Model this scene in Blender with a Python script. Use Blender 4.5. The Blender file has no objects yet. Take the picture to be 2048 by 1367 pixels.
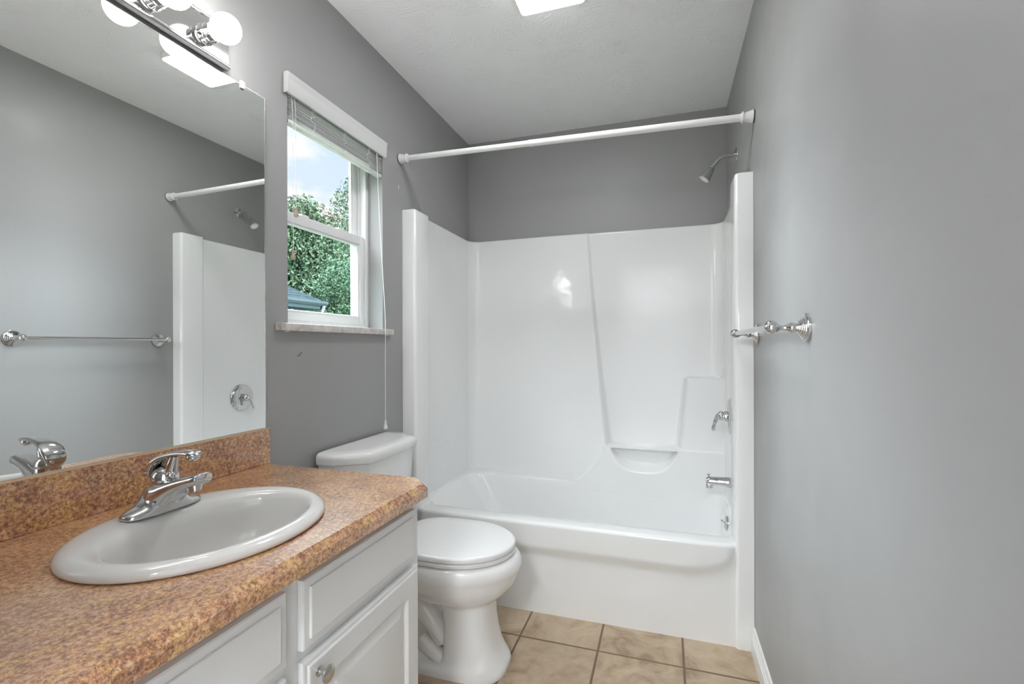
import bpy, bmesh, math, random
from mathutils import Vector, Matrix, noise
random.seed(7)
PI = math.pi
C = bpy.context.scene.collection
sc = bpy.context.scene

# ---------------------------------------------------------------- camera
cam_d = bpy.data.cameras.new('camera'); cam = bpy.data.objects.new('camera', cam_d); C.objects.link(cam)
cam_d.sensor_width = 36.0; cam_d.lens = 943.8 / 2048 * 36
cam_d.shift_y = 9.4 / 2048
cam_d.clip_start = 0.02; cam_d.clip_end = 200
cam.matrix_world = Matrix.Translation((1.2019, -2.8075, 1.1671)) @ Matrix.Rotation(0.3139, 4, 'Z') @ Matrix.Rotation(PI/2, 4, 'X') @ Matrix.Rotation(-0.0031, 4, 'Z')
sc.camera = cam

# ---------------------------------------------------------------- render look
sc.view_settings.view_transform = 'Standard'
sc.view_settings.look = 'None'
sc.view_settings.exposure = 0.50
sc.view_settings.gamma = 1.0
sc.view_settings.use_curve_mapping = False
sc.cycles.use_denoising = True
sc.cycles.max_bounces = 12
sc.cycles.diffuse_bounces = 6
sc.cycles.glossy_bounces = 6
sc.cycles.transmission_bounces = 8
sc.cycles.transparent_max_bounces = 12
sc.cycles.sample_clamp_indirect = 6.0
sc.cycles.caustics_reflective = False
sc.cycles.caustics_refractive = False

# ---------------------------------------------------------------- sky: blue with soft white clouds
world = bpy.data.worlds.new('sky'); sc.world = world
world.use_nodes = True
wn = world.node_tree.nodes; wl = world.node_tree.links; wn.clear()
def WN(t, **k):
    n = wn.new(t)
    for a, b in k.items(): setattr(n, a, b)
    return n
wo = WN('ShaderNodeOutputWorld'); wb = WN('ShaderNodeBackground')
tc = WN('ShaderNodeTexCoord'); sep = WN('ShaderNodeSeparateXYZ')
wl.new(tc.outputs['Generated'], sep.inputs[0])
gr = WN('ShaderNodeValToRGB'); gr.color_ramp.elements[0].position = 0.0; gr.color_ramp.elements[1].position = 0.55
gr.color_ramp.elements[0].color = (0.80, 0.89, 0.98, 1); gr.color_ramp.elements[1].color = (0.56, 0.72, 0.94, 1)
wl.new(sep.outputs['Z'], gr.inputs[0])
mp = WN('ShaderNodeMapping'); mp.inputs['Scale'].default_value = (1, 1, 2.6)
mp.inputs['Location'].default_value = (0.35, 0.1, 0.22)
wl.new(tc.outputs['Generated'], mp.inputs[0])
cl = WN('ShaderNodeTexNoise'); cl.inputs['Scale'].default_value = 5.5; cl.inputs['Detail'].default_value = 7; cl.inputs['Roughness'].default_value = 0.55
wl.new(mp.outputs[0], cl.inputs['Vector'])
cr = WN('ShaderNodeValToRGB'); cr.color_ramp.elements[0].position = 0.50; cr.color_ramp.elements[1].position = 0.64
wl.new(cl.outputs['Fac'], cr.inputs[0])
cm = WN('ShaderNodeMixRGB'); cm.inputs['Color2'].default_value = (0.98, 0.97, 0.97, 1)
wl.new(cr.outputs[0], cm.inputs['Fac']); wl.new(gr.outputs[0], cm.inputs['Color1'])
# the overhead sky, out of view, is boosted to light the room
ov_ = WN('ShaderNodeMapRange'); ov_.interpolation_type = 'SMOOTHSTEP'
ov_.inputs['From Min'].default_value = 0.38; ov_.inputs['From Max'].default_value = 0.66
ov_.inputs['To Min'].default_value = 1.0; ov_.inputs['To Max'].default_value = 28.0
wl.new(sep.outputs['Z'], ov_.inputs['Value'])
# and a bright band added out of view, sending light straight across the room
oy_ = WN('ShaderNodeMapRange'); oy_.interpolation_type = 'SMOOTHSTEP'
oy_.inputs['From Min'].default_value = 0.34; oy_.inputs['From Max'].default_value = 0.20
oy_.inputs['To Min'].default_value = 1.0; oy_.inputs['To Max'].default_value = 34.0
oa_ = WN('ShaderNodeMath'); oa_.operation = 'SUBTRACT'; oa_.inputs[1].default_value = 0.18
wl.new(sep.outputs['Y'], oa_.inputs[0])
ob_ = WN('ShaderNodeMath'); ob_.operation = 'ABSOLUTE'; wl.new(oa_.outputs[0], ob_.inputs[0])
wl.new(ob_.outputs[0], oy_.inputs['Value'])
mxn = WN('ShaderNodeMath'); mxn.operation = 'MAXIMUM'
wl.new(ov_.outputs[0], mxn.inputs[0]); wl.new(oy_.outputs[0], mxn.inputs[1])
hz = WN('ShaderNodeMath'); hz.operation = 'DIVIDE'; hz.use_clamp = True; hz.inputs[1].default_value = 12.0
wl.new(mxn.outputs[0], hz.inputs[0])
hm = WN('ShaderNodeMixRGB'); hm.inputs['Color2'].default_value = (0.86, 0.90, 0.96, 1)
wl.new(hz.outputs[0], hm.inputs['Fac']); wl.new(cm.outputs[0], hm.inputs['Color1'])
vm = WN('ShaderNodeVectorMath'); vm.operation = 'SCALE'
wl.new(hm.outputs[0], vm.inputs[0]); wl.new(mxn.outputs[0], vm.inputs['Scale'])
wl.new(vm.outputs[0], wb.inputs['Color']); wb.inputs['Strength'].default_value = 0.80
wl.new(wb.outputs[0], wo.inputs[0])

# daylight: sun high on the far side of the house, falls on the trees only
sd = bpy.data.lights.new('sun', 'SUN'); so = bpy.data.objects.new('sun', sd); C.objects.link(so)
sd.energy = 1.5; sd.angle = 0.02; sd.color = (1.0, 0.96, 0.9)
so.rotation_euler = (math.radians(42), math.radians(12), 0)

# guides light sampling through the window opening (gives off nothing itself)
pd = bpy.data.lights.new('window_portal', 'AREA'); po = bpy.data.objects.new('window_portal', pd); C.objects.link(po)
pd.shape = 'RECTANGLE'; pd.size = 0.80; pd.size_y = 0.56; pd.cycles.is_portal = True
po.location = (-0.17, -1.256, 1.65); po.rotation_euler = (0, -PI/2, 0)

# unseen fill light added in the hall behind the camera, shining through the doorway
hd = bpy.data.lights.new('hall_fill_light', 'AREA'); ho = bpy.data.objects.new('hall_fill_light', hd); C.objects.link(ho)
hd.shape = 'DISK'; hd.size = 0.45; hd.energy = 42; hd.color = (0.93, 0.97, 1.0)
ho.location = (1.0, -4.25, 2.36)

BULB = 27.0       # emission of the vanity globes
PANEL = 30.0       # emission of the ceiling light diffuser

# ================================================================ materials
def mat(name, col=(0.8, 0.8, 0.8), rough=0.5, metal=0.0, coat=0.0, coat_rough=0.05, spec=0.5, emit=None, estr=0):
    m = bpy.data.materials.new(name); m.use_nodes = True
    b = m.node_tree.nodes['Principled BSDF']
    b.inputs['Base Color'].default_value = (*col, 1)
    b.inputs['Roughness'].default_value = rough
    b.inputs['Metallic'].default_value = metal
    b.inputs['Coat Weight'].default_value = coat
    b.inputs['Coat Roughness'].default_value = coat_rough
    b.inputs['Specular IOR Level'].default_value = spec
    if emit:
        b.inputs['Emission Color'].default_value = (*emit, 1); b.inputs['Emission Strength'].default_value = estr
    return m
class NT:
    def __init__(s, m):
        s.m = m; s.n = m.node_tree.nodes; s.l = m.node_tree.links; s.b = s.n['Principled BSDF']
    def node(s, t, ins=None, **k):
        n = s.n.new(t)
        for a, b in k.items(): setattr(n, a, b)
        for a, b in (ins or {}).items():
            if isinstance(b, bpy.types.NodeSocket): s.l.new(b, n.inputs[a])
            else: n.inputs[a].default_value = b
        return n
    def math(s, op, a, b=0.0, c=0.0):
        n = s.n.new('ShaderNodeMath'); n.operation = op
        for i, v in enumerate((a, b, c)):
            if isinstance(v, bpy.types.NodeSocket): s.l.new(v, n.inputs[i])
            else: n.inputs[i].default_value = v
        return n.outputs[0]
    def ramp(s, fac, stops):
        n = s.n.new('ShaderNodeValToRGB'); s.l.new(fac, n.inputs[0])
        e = n.color_ramp.elements
        while len(e) < len(stops): e.new(0.5)
        for i, (p, c) in enumerate(stops):
            e[i].position = p; e[i].color = (*c, 1) if len(c) == 3 else c
        return n.outputs[0]
    def coord(s, scale=(1, 1, 1)):
        t = s.n.new('ShaderNodeTexCoord'); m = s.n.new('ShaderNodeMapping'); m.inputs['Scale'].default_value = scale
        s.l.new(t.outputs['Object'], m.inputs[0]); return m.outputs[0]
    def bump(s, h, strength=0.2, dist=0.01):
        n = s.node('ShaderNodeBump', {'Strength': strength, 'Distance': dist, 'Height': h})
        s.l.new(n.outputs[0], s.b.inputs['Normal']); return n

def wall_paint(name, col, rough=0.42, spec=0.4):
    m = mat(name, col, rough, spec=spec); t = NT(m); co = t.coord()
    n = t.node('ShaderNodeTexNoise', {'Vector': co, 'Scale': 260, 'Detail': 3, 'Roughness': 0.6})
    n2 = t.node('ShaderNodeTexNoise', {'Vector': co, 'Scale': 5, 'Detail': 2})
    h = t.math('ADD', n.outputs['Fac'], t.math('MULTIPLY', n2.outputs['Fac'], 2.0))
    t.bump(h, 0.10, 0.0025)
    r = t.ramp(n2.outputs['Fac'], [(0.3, (rough-.05,)*3), (0.7, (rough+.05,)*3)])
    t.l.new(r, t.b.inputs['Roughness'])
    return m
M = {}
M['wall'] = wall_paint('grey_wall_paint', (0.335, 0.334, 0.331))
M['hall'] = wall_paint('hall_paint', (0.84, 0.84, 0.84))

# ceiling: white with fanned brush strokes
m = mat('textured_ceiling', (0.90, 0.905, 0.91), 0.7); t = NT(m); co = t.coord((1, 1, 0.001))
vor = t.node('ShaderNodeTexVoronoi', {'Vector': co, 'Scale': 5.2, 'Randomness': 1.0})
dv = t.node('ShaderNodeVectorMath', {0: co, 1: vor.outputs['Position']}, operation='SUBTRACT')
of = t.node('ShaderNodeVectorMath', {0: vor.outputs['Color'], 1: (0.5, 0.5, 0.5)}, operation='SUBTRACT')
of = t.node('ShaderNodeVectorMath', {0: of.outputs[0], 'Scale': 0.75}, operation='SCALE')
dv = t.node('ShaderNodeVectorMath', {0: dv.outputs[0], 1: of.outputs[0]}, operation='ADD')
sp = t.node('ShaderNodeSeparateXYZ', {0: dv.outputs[0]})
nz = t.node('ShaderNodeTexNoise', {'Vector': co, 'Scale': 16, 'Detail': 2})
ang = t.math('ARCTAN2', sp.outputs[1], sp.outputs[0])
ang = t.math('ADD', t.math('MULTIPLY', ang, 130.0), t.math('MULTIPLY', nz.outputs['Fac'], 30.0))
st = t.math('SINE', ang)
st = t.math('POWER', t.math('MAXIMUM', st, 0.0), 0.7)
mk = t.ramp(t.node('ShaderNodeTexNoise', {'Vector': co, 'Scale': 9, 'Detail': 3}).outputs['Fac'], [(0.42, (0, 0, 0)), (0.58, (1, 1, 1))])
brk = t.ramp(t.node('ShaderNodeTexNoise', {'Vector': co, 'Scale': 70, 'Detail': 1}).outputs['Fac'], [(0.35, (0, 0, 0)), (0.5, (1, 1, 1))])
h = t.math('MULTIPLY', t.math('MULTIPLY', st, mk), brk)
t.bump(h, 0.5, 0.0022)
M['ceiling'] = m

# floor: square beige stone-look tiles with brown grout
m = mat('beige_floor_tile', (0.6, 0.45, 0.3), 0.38, spec=0.45); t = NT(m)
tcn = t.n.new('ShaderNodeTexCoord'); mpn = t.n.new('ShaderNodeMapping')
mpn.inputs['Location'].default_value = (-0.018, 0.3625, 0)
t.l.new(tcn.outputs['Object'], mpn.inputs[0]); co = mpn.outputs[0]
TS = 0.3115
br = t.node('ShaderNodeTexBrick', {'Vector': co, 'Scale': 1.0, 'Mortar Size': 0.0048, 'Mortar Smooth': 0.25, 'Brick Width': TS, 'Row Height': TS,
    'Color1': (0.0, 0, 0, 1), 'Color2': (1, 1, 1, 1), 'Bias': 0.0}, offset=0.0, squash=1.0)
n1 = t.node('ShaderNodeTexNoise', {'Vector': co, 'Scale': 7.0, 'Detail': 6, 'Roughness': 0.62, 'Distortion': 0.9})
n2 = t.node('ShaderNodeTexNoise', {'Vector': co, 'Scale': 34, 'Detail': 4, 'Roughness': 0.7})
f = t.math('ADD', t.math('MULTIPLY', n1.outputs['Fac'], 0.8), t.math('MULTIPLY', n2.outputs['Fac'], 0.2))
f = t.math('ADD', f, t.math('MULTIPLY', t.math('SUBTRACT', br.outputs['Color'], 0.5), 0.06))
c = t.ramp(f, [(0.34, (0.26, 0.175, 0.11)), (0.45, (0.40, 0.295, 0.195)), (0.55, (0.47, 0.365, 0.25)), (0.68, (0.54, 0.43, 0.32))])
mx = t.node('ShaderNodeMixRGB', {'Fac': br.outputs['Fac'], 'Color1': c, 'Color2': (0.17, 0.105, 0.062, 1)})
t.l.new(mx.outputs[0], t.b.inputs['Base Color'])
t.bump(t.math('SUBTRACT', 1.0, br.outputs['Fac']), 0.6, 0.002)
M['tile'] = m

# laminate counter: mottled tan, rust and dark brown
def laminate(name):
    m = mat(name, (0.5, 0.3, 0.15), 0.34, spec=0.6, coat=1.0, coat_rough=0.2); t = NT(m); co = t.coord()
    a = t.node('ShaderNodeTexNoise', {'Vector': co, 'Scale': 110, 'Detail': 8, 'Roughness': 0.80, 'Distortion': 0.2})
    b = t.node('ShaderNodeTexNoise', {'Vector': co, 'Scale': 11, 'Detail': 3, 'Roughness': 0.6})
    d = t.node('ShaderNodeTexNoise', {'Vector': co, 'Scale': 190, 'Detail': 6, 'Roughness': 0.8, 'Distortion': 0.3})
    e = t.node('ShaderNodeTexNoise', {'Vector': co, 'Scale': 90, 'Detail': 5, 'Roughness': 0.75})
    f = t.math('ADD', t.math('MULTIPLY', a.outputs['Fac'], 0.8), t.math('MULTIPLY', b.outputs['Fac'], 0.2))
    base = t.ramp(f, [(0.36, (0.09, 0.032, 0.020)), (0.43, (0.25, 0.105, 0.052)), (0.49, (0.49, 0.235, 0.105)), (0.56, (0.72, 0.420, 0.190)), (0.66, (0.84, 0.59, 0.34))])
    bz = t.node('ShaderNodeTexNoise', {'Vector': co, 'Scale': 24, 'Detail': 3, 'Roughness': 0.5})
    hue = t.ramp(bz.outputs['Fac'], [(0.38, (1.0, 1.08, 0.98)), (0.52, (0.98, 0.97, 1.05)), (0.64, (0.88, 0.88, 1.10))])
    base = t.node('ShaderNodeMixRGB', {'Fac': 1.0, 'Color1': base, 'Color2': hue}, blend_type='MULTIPLY').outputs[0]
    dark = t.ramp(d.outputs['Fac'], [(0.52, (0, 0, 0)), (0.60, (1, 1, 1))])
    m1 = t.node('ShaderNodeMixRGB', {'Fac': t.math('MULTIPLY', dark, 0.80), 'Color1': base, 'Color2': (0.105, 0.050, 0.033, 1)})
    pale = t.ramp(e.outputs['Fac'], [(0.37, (1, 1, 1)), (0.45, (0, 0, 0))])
    m2 = t.node('ShaderNodeMixRGB', {'Fac': t.math('MULTIPLY', pale, 0.68), 'Color1': m1.outputs[0], 'Color2': (0.66, 0.46, 0.31, 1)})
    t.l.new(m2.outputs[0], t.b.inputs['Base Color'])
    t.bump(d.outputs['Fac'], 0.10, 0.001)
    return m
M['tan_edge'] = mat('tan_laminate_edge', (0.60, 0.41, 0.24), 0.4)
M['laminate'] = laminate('mottled_brown_laminate')

M['white_paint'] = mat('white_satin_paint', (0.78, 0.78, 0.77), 0.38)
M['fiberglass'] = mat('glossy_white_fiberglass', (0.855, 0.86, 0.855), 0.15, spec=0.5)
m = M['fiberglass']; t = NT(m); co = t.coord()
n = t.node('ShaderNodeTexNoise', {'Vector': co, 'Scale': 11, 'Detail': 1.5}); t.bump(n.outputs['Fac'], 0.22, 0.012)
M['porcelain'] = mat('white_porcelain', (0.85, 0.85, 0.84), 0.10, spec=0.6)
M['sink_porcelain'] = mat('ivory_porcelain', (0.72, 0.705, 0.68), 0.10, spec=0.6)
M['seat'] = mat('white_seat_plastic', (0.80, 0.80, 0.79), 0.22)
M['vinyl'] = mat('white_vinyl', (0.80, 0.80, 0.80), 0.35)
M['blind'] = mat('white_blind_vinyl', (0.66, 0.66, 0.655), 0.45)
M['cord'] = mat('white_cord', (0.82, 0.82, 0.80), 0.7)
M['wood'] = mat('bare_wood_tassel', (0.42, 0.33, 0.26), 0.5)
M['chrome'] = mat('chrome', (0.63, 0.63, 0.625), 0.06, metal=1.0)
M['brushed'] = mat('brushed_nickel', (0.60, 0.59, 0.57), 0.26, metal=1.0)
M['satin'] = mat('satin_chrome', (0.50, 0.50, 0.485), 0.22, metal=1.0)
M['mirror'] = mat('silvered_glass', (0.90, 0.91, 0.90), 0.0, metal=1.0)
M['mirror_edge'] = mat('mirror_edge', (0.60, 0.62, 0.60), 0.25, metal=0.7)
M['clear'] = mat('clear_plastic', (0.85, 0.85, 0.84), 0.12); M['clear'].node_tree.nodes['Principled BSDF'].inputs['Transmission Weight'].default_value = 0.25
M['globe'] = mat('lit_globe_glass', (1, 1, 1), 0.2, emit=(1.0, 0.985, 0.97), estr=BULB)
M['diffuser'] = mat('lit_diffuser', (1, 1, 1), 0.3, emit=(0.98, 0.985, 1.0), estr=PANEL)
M['black'] = mat('dark_rubber', (0.02, 0.02, 0.02), 0.6)
M['dark'] = mat('dark_gap', (0.05, 0.05, 0.05), 0.8)
M['spray'] = mat('spray_face', (0.75, 0.75, 0.73), 0.3)
# stone window sill
m = mat('pale_marble', (0.6, 0.58, 0.55), 0.25); t = NT(m); co = t.coord()
n = t.node('ShaderNodeTexNoise', {'Vector': co, 'Scale': 22, 'Detail': 6, 'Roughness': 0.65, 'Distortion': 0.6})
t.l.new(t.ramp(n.outputs['Fac'], [(0.3, (0.40, 0.36, 0.33)), (0.5, (0.60, 0.57, 0.54)), (0.7, (0.70, 0.68, 0.65))]), t.b.inputs['Base Color'])
M['marble'] = m
# pane glass: thin clear sheet, slightly green
def glass(nm, tint):
    m = bpy.data.materials.new(nm); m.use_nodes = True; nn = m.node_tree.nodes; ll = m.node_tree.links
    nn.remove(nn['Principled BSDF'])
    tr = nn.new('ShaderNodeBsdfTransparent'); tr.inputs[0].default_value = (*tint, 1)
    gl = nn.new('ShaderNodeBsdfGlossy'); gl.inputs['Roughness'].default_value = 0.0
    lw = nn.new('ShaderNodeLayerWeight'); lw.inputs['Blend'].default_value = 0.5
    fr = nn.new('ShaderNodeMath'); fr.operation = 'POWER'; ll.new(lw.outputs['Facing'], fr.inputs[0]); fr.inputs[1].default_value = 5.0
    ms = nn.new('ShaderNodeMixShader'); ll.new(fr.outputs[0], ms.inputs[0]); ll.new(tr.outputs[0], ms.inputs[1]); ll.new(gl.outputs[0], ms.inputs[2])
    ll.new(ms.outputs[0], nn['Material Output'].inputs[0]); return m
M['glass'] = glass('clear_window_glass', (0.985, 0.99, 0.99)); M['glass_low'] = glass('greenish_window_glass', (0.90, 0.965, 0.955))
# outside
def leafmat(name, a, b):
    m = mat(name, a, 0.7, spec=0.15); t = NT(m); co = t.coord()
    n = t.node('ShaderNodeTexNoise', {'Vector': co, 'Scale': 1.6, 'Detail': 4})
    t.l.new(t.ramp(n.outputs['Fac'], [(0.35, a), (0.65, b)]), t.b.inputs['Base Color'])
    t.b.inputs['Subsurface Weight'].default_value = 0.0
    return m
M['leaf_a'] = leafmat('maple_leaves', (0.026, 0.050, 0.028), (0.055, 0.080, 0.046))
M['leaf_b'] = leafmat('spruce_needles', (0.022, 0.052, 0.030), (0.052, 0.088, 0.048))
M['leaf_c'] = leafmat('red_brown_leaves', (0.085, 0.070, 0.060), (0.10, 0.105, 0.08))
M['bark'] = mat('tree_bark', (0.05, 0.04, 0.033), 0.9)
m = mat('grey_shingle', (0.2, 0.22, 0.25), 1.0, spec=0.0); t = NT(m)
tcn = t.n.new('ShaderNodeTexCoord')
br = t.node('ShaderNodeTexBrick', {'Vector': tcn.outputs['UV'], 'Scale': 1.0, 'Mortar Size': 0.012, 'Brick Width': 0.30, 'Row Height': 0.16,
    'Color1': (0.016, 0.021, 0.0245, 1), 'Color2': (0.024, 0.030, 0.034, 1), 'Mortar': (0.006, 0.008, 0.010, 1)})
t.l.new(br.outputs['Color'], t.b.inputs['Base Color']); M['shingle'] = m
m = mat('blue_grey_siding', (0.22, 0.30, 0.33), 0.7); t = NT(m); co = t.coord()
w = t.node('ShaderNodeTexWave', {'Vector': co, 'Scale': 1.25}, bands_direction='Z', wave_profile='SAW')
t.l.new(t.ramp(w.outputs['Fac'], [(0.0, (0.035, 0.045, 0.05)), (0.1, (0.06, 0.078, 0.085)), (1.0, (0.066, 0.085, 0.092))]), t.b.inputs['Base Color']); M['siding'] = m
M['fascia'] = mat('grey_fascia', (0.035, 0.047, 0.052), 0.8, spec=0.1)
M['corner_board'] = mat('pale_blue_board', (0.14, 0.17, 0.18), 0.6)
m = mat('lawn_green', (0.1, 0.2, 0.05), 0.9); t = NT(m); co = t.coord()
n = t.node('ShaderNodeTexNoise', {'Vector': co, 'Scale': 8, 'Detail': 6})
t.l.new(t.ramp(n.outputs['Fac'], [(0.3, (0.02, 0.04, 0.012)), (0.7, (0.04, 0.08, 0.025))]), t.b.inputs['Base Color']); M['lawn'] = m

# ================================================================ mesh helpers (world coordinates in, local out)
ORG = {}
def wloc(p): return ORG.get(p.name, Vector((0, 0, 0))) if p else Vector((0, 0, 0))
def thing(name, label, cat, loc, group=None, kind=None):
    o = bpy.data.objects.new(name, None); C.objects.link(o)
    o.empty_display_size = 0.05; o.location = loc; ORG[o.name] = Vector(loc)
    tagp(o, label, cat, group, kind); return o
def tagp(o, label=None, cat=None, group=None, kind=None):
    if label: o['label'] = label
    if cat: o['category'] = cat
    if group: o['group'] = group
    if kind: o['kind'] = kind
    return o
def finish(name, bm, material, parent=None, origin=None, smooth=True, angle=35):
    bmesh.ops.recalc_face_normals(bm, faces=bm.faces)
    me = bpy.data.meshes.new(name)
    if origin is None:
        if parent is not None: origin = wloc(parent)
        else: origin = Vector((0, 0, 0))
    origin = Vector(origin)
    bmesh.ops.translate(bm, verts=bm.verts, vec=-origin)
    bm.to_mesh(me); bm.free()
    if smooth:
        for p in me.polygons: p.use_smooth = True
        me.set_sharp_from_angle(angle=math.radians(angle))
    mats = material if isinstance(material, (list, tuple)) else [material]
    for k in mats: me.materials.append(M[k])
    o = bpy.data.objects.new(name, me); C.objects.link(o)
    if parent is not None:
        o.parent = parent; o.location = origin - wloc(parent)
    else: o.location = origin
    ORG[o.name] = origin
    return o
def NB(): return bmesh.new()
def box(bm, a, b, bev=0.0, seg=2):
    x0, y0, z0 = [min(a[i], b[i]) for i in range(3)]; x1, y1, z1 = [max(a[i], b[i]) for i in range(3)]
    vs = [bm.verts.new(p) for p in [(x0,y0,z0),(x1,y0,z0),(x1,y1,z0),(x0,y1,z0),(x0,y0,z1),(x1,y0,z1),(x1,y1,z1),(x0,y1,z1)]]
    fs = [bm.faces.new([vs[i] for i in f]) for f in [(0,3,2,1),(4,5,6,7),(0,1,5,4),(1,2,6,5),(2,3,7,6),(3,0,4,7)]]
    if bev > 0:
        es = list({e for f in fs for e in f.edges})
        bmesh.ops.bevel(bm, geom=es, offset=bev, segments=seg, affect='EDGES', profile=0.5)
    return bm
def loft(bm, rings, closed=True, cap=(True, True), loop=False):
    R = [[bm.verts.new(p) for p in r] for r in rings]
    n = len(R[0]); m_ = n if closed else n - 1
    K = len(R) if loop else len(R) - 1
    for i in range(K):
        A, B = R[i], R[(i+1) % len(R)]
        for j in range(m_):
            k = (j+1) % n
            try: bm.faces.new((A[j], A[k], B[k], B[j]))
            except ValueError: pass
    if closed and not loop:
        if cap[0]: bm.faces.new(R[0][::-1])
        if cap[1]: bm.faces.new(R[-1])
    return R
def frame_of(d):
    d = d.normalized(); u = Vector((0, 0, 1)) if abs(d.z) < 0.95 else Vector((1, 0, 0))
    a = d.cross(u).normalized(); b = a.cross(d).normalized(); return a, b
def tube(bm, pts, rad, seg=12, cap=True, sx=1.0, sy=1.0):
    pts = [Vector(p) for p in pts]; n = len(pts)
    if not isinstance(rad, (list, tuple)): rad = [rad] * n
    rings = []; a = None
    for i, p in enumerate(pts):
        d = (pts[min(i+1, n-1)] - pts[max(i-1, 0)]).normalized()
        if a is None: a, b = frame_of(d)
        else:
            a = (a - d * a.dot(d)).normalized(); b = a.cross(d).normalized()
        rings.append([p + (a*math.cos(t)*sx + b*math.sin(t)*sy) * rad[i] for t in [2*PI*k/seg for k in range(seg)]])
    loft(bm, rings, cap=(cap, cap)); return bm
def lathe(bm, origin, axis, prof, seg=32, cap=(True, True)):
    o = Vector(origin); d = Vector(axis).normalized(); a, b = frame_of(d)
    rings = [[o + d*h + (a*math.cos(t) + b*math.sin(t)) * max(r, 1e-5) for t in [2*PI*k/seg for k in range(seg)]] for (h, r) in prof]
    loft(bm, rings, cap=cap); return bm
def ball(bm, c, r, seg=24, rings=14, sc_=(1, 1, 1)):
    g = bmesh.ops.create_uvsphere(bm, u_segments=seg, v_segments=rings, radius=r)
    for v in g['verts']: v.co = Vector((v.co.x*sc_[0], v.co.y*sc_[1], v.co.z*sc_[2])) + Vector(c)
    return bm
def catmull(pts, n=8):
    P = [Vector(p) for p in pts]; P = [P[0]*2-P[1]] + P + [P[-1]*2-P[-2]]; out = []
    for i in range(1, len(P)-2):
        for k in range(n):
            t = k/n; a, b, c, d = P[i-1], P[i], P[i+1], P[i+2]
            out.append(0.5*((2*b) + (c-a)*t + (2*a-5*b+4*c-d)*t*t + (3*b-a-3*c+d)*t**3))
    out.append(P[-2]); return out
def prism(bm, poly, z0, z1, bev=0.0, seg=2, plane='xy'):
    def P(u, v, w):
        return {'xy': (u, v, w), 'xz': (u, w, v), 'yz': (w, u, v)}[plane]
    A = [bm.verts.new(P(u, v, z0)) for u, v in poly]; B = [bm.verts.new(P(u, v, z1)) for u, v in poly]
    n = len(poly); fs = [bm.faces.new(A[::-1]), bm.faces.new(B)]
    for i in range(n): fs.append(bm.faces.new((A[i], A[(i+1) % n], B[(i+1) % n], B[i])))
    if bev > 0:
        es = [e for e in {e for f in fs for e in f.edges} if e.calc_face_angle(0) > 0.5]
        bmesh.ops.bevel(bm, geom=es, offset=bev, segments=seg, affect='EDGES', profile=0.5)
    return bm
def sstep(a, b, x):
    t = min(1.0, max(0.0, (x-a)/(b-a))); return t*t*(3-2*t)
def rrect(x0, x1, y0, y1, r, z, n=8, side=6):
    pts = []
    r = min(r, (x1-x0)/2-1e-4, (y1-y0)/2-1e-4)
    cs = [((x1-r, y1-r), 0), ((x0+r, y1-r), PI/2), ((x0+r, y0+r), PI), ((x1-r, y0+r), 1.5*PI)]
    for i, ((cx, cy), a0) in enumerate(cs):
        arc = [(cx + r*math.cos(a0+PI/2*k/n), cy + r*math.sin(a0+PI/2*k/n)) for k in range(n+1)]
        pts += arc
        (nx, ny), na = cs[(i+1) % 4]
        nxt = (nx + r*math.cos(na), ny + r*math.sin(na)); last = arc[-1]
        for k in range(1, side): pts.append((last[0]+(nxt[0]-last[0])*k/side, last[1]+(nxt[1]-last[1])*k/side))
    return [(x, y, z) for x, y in pts]

W = 1.524; H = 2.469; YN = -3.02
# ================================================================ the room
WY0, WY1, WZ0, WZ1 = -1.536, -0.977, 1.246, 2.058      # window opening
bm = NB()
T = -0.16
for a, b in [((T, YN-0.1, -0.02), (0, WY0, H+0.02)), ((T, WY1, -0.02), (0, 0.15, H+0.02)), ((T, WY0, -0.02), (0, WY1, WZ0)), ((T, WY0, WZ1), (0, WY1, H+0.02))]:
    box(bm, a, b)
bmesh.ops.remove_doubles(bm, verts=bm.verts, dist=1e-5)
wl_ = finish('wall_left', bm, 'wall', smooth=False); tagp(wl_, 'dark grey painted wall with the window and the vanity mirror', 'wall', kind='structure')
bm = NB(); box(bm, (W, YN-0.1, -0.02), (W+0.12, 0.15, H+0.02))
o = finish('wall_right', bm, 'wall', smooth=False); tagp(o, 'long grey painted wall carrying the towel bar', 'wall', kind='structure')
bm = NB(); box(bm, (0, 0, -0.02), (W, 0.12, H+0.02))
o = finish('wall_far', bm, 'wall', smooth=False); tagp(o, 'grey painted wall above the back of the tub surround', 'wall', kind='structure')
DX0, DX1, DZ = 0.70, 1.48, 2.05
bm = NB()
box(bm, (0, YN-0.1, -0.02), (DX0, YN, H+0.02)); box(bm, (DX1, YN-0.1, -0.02), (W, YN, H+0.02)); box(bm, (DX0, YN-0.1, DZ), (DX1, YN, H+0.02))
o = finish('wall_near', bm, 'wall', smooth=False); tagp(o, 'grey wall with the open doorway', 'wall', kind='structure')
bm = NB(); box(bm, (T, YN-0.1, -0.06), (W+0.12, 0.15, 0.0))
o = finish('floor', bm, 'tile', smooth=False); tagp(o, 'beige square stone-look floor tiles with brown grout', 'floor', kind='structure')
bm = NB(); box(bm, (T, YN-0.1, H), (W+0.12, 0.15, H+0.06))
o = finish('ceiling', bm, 'ceiling', smooth=False); tagp(o, 'white ceiling with stomped brush texture', 'ceiling', kind='structure')
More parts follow.
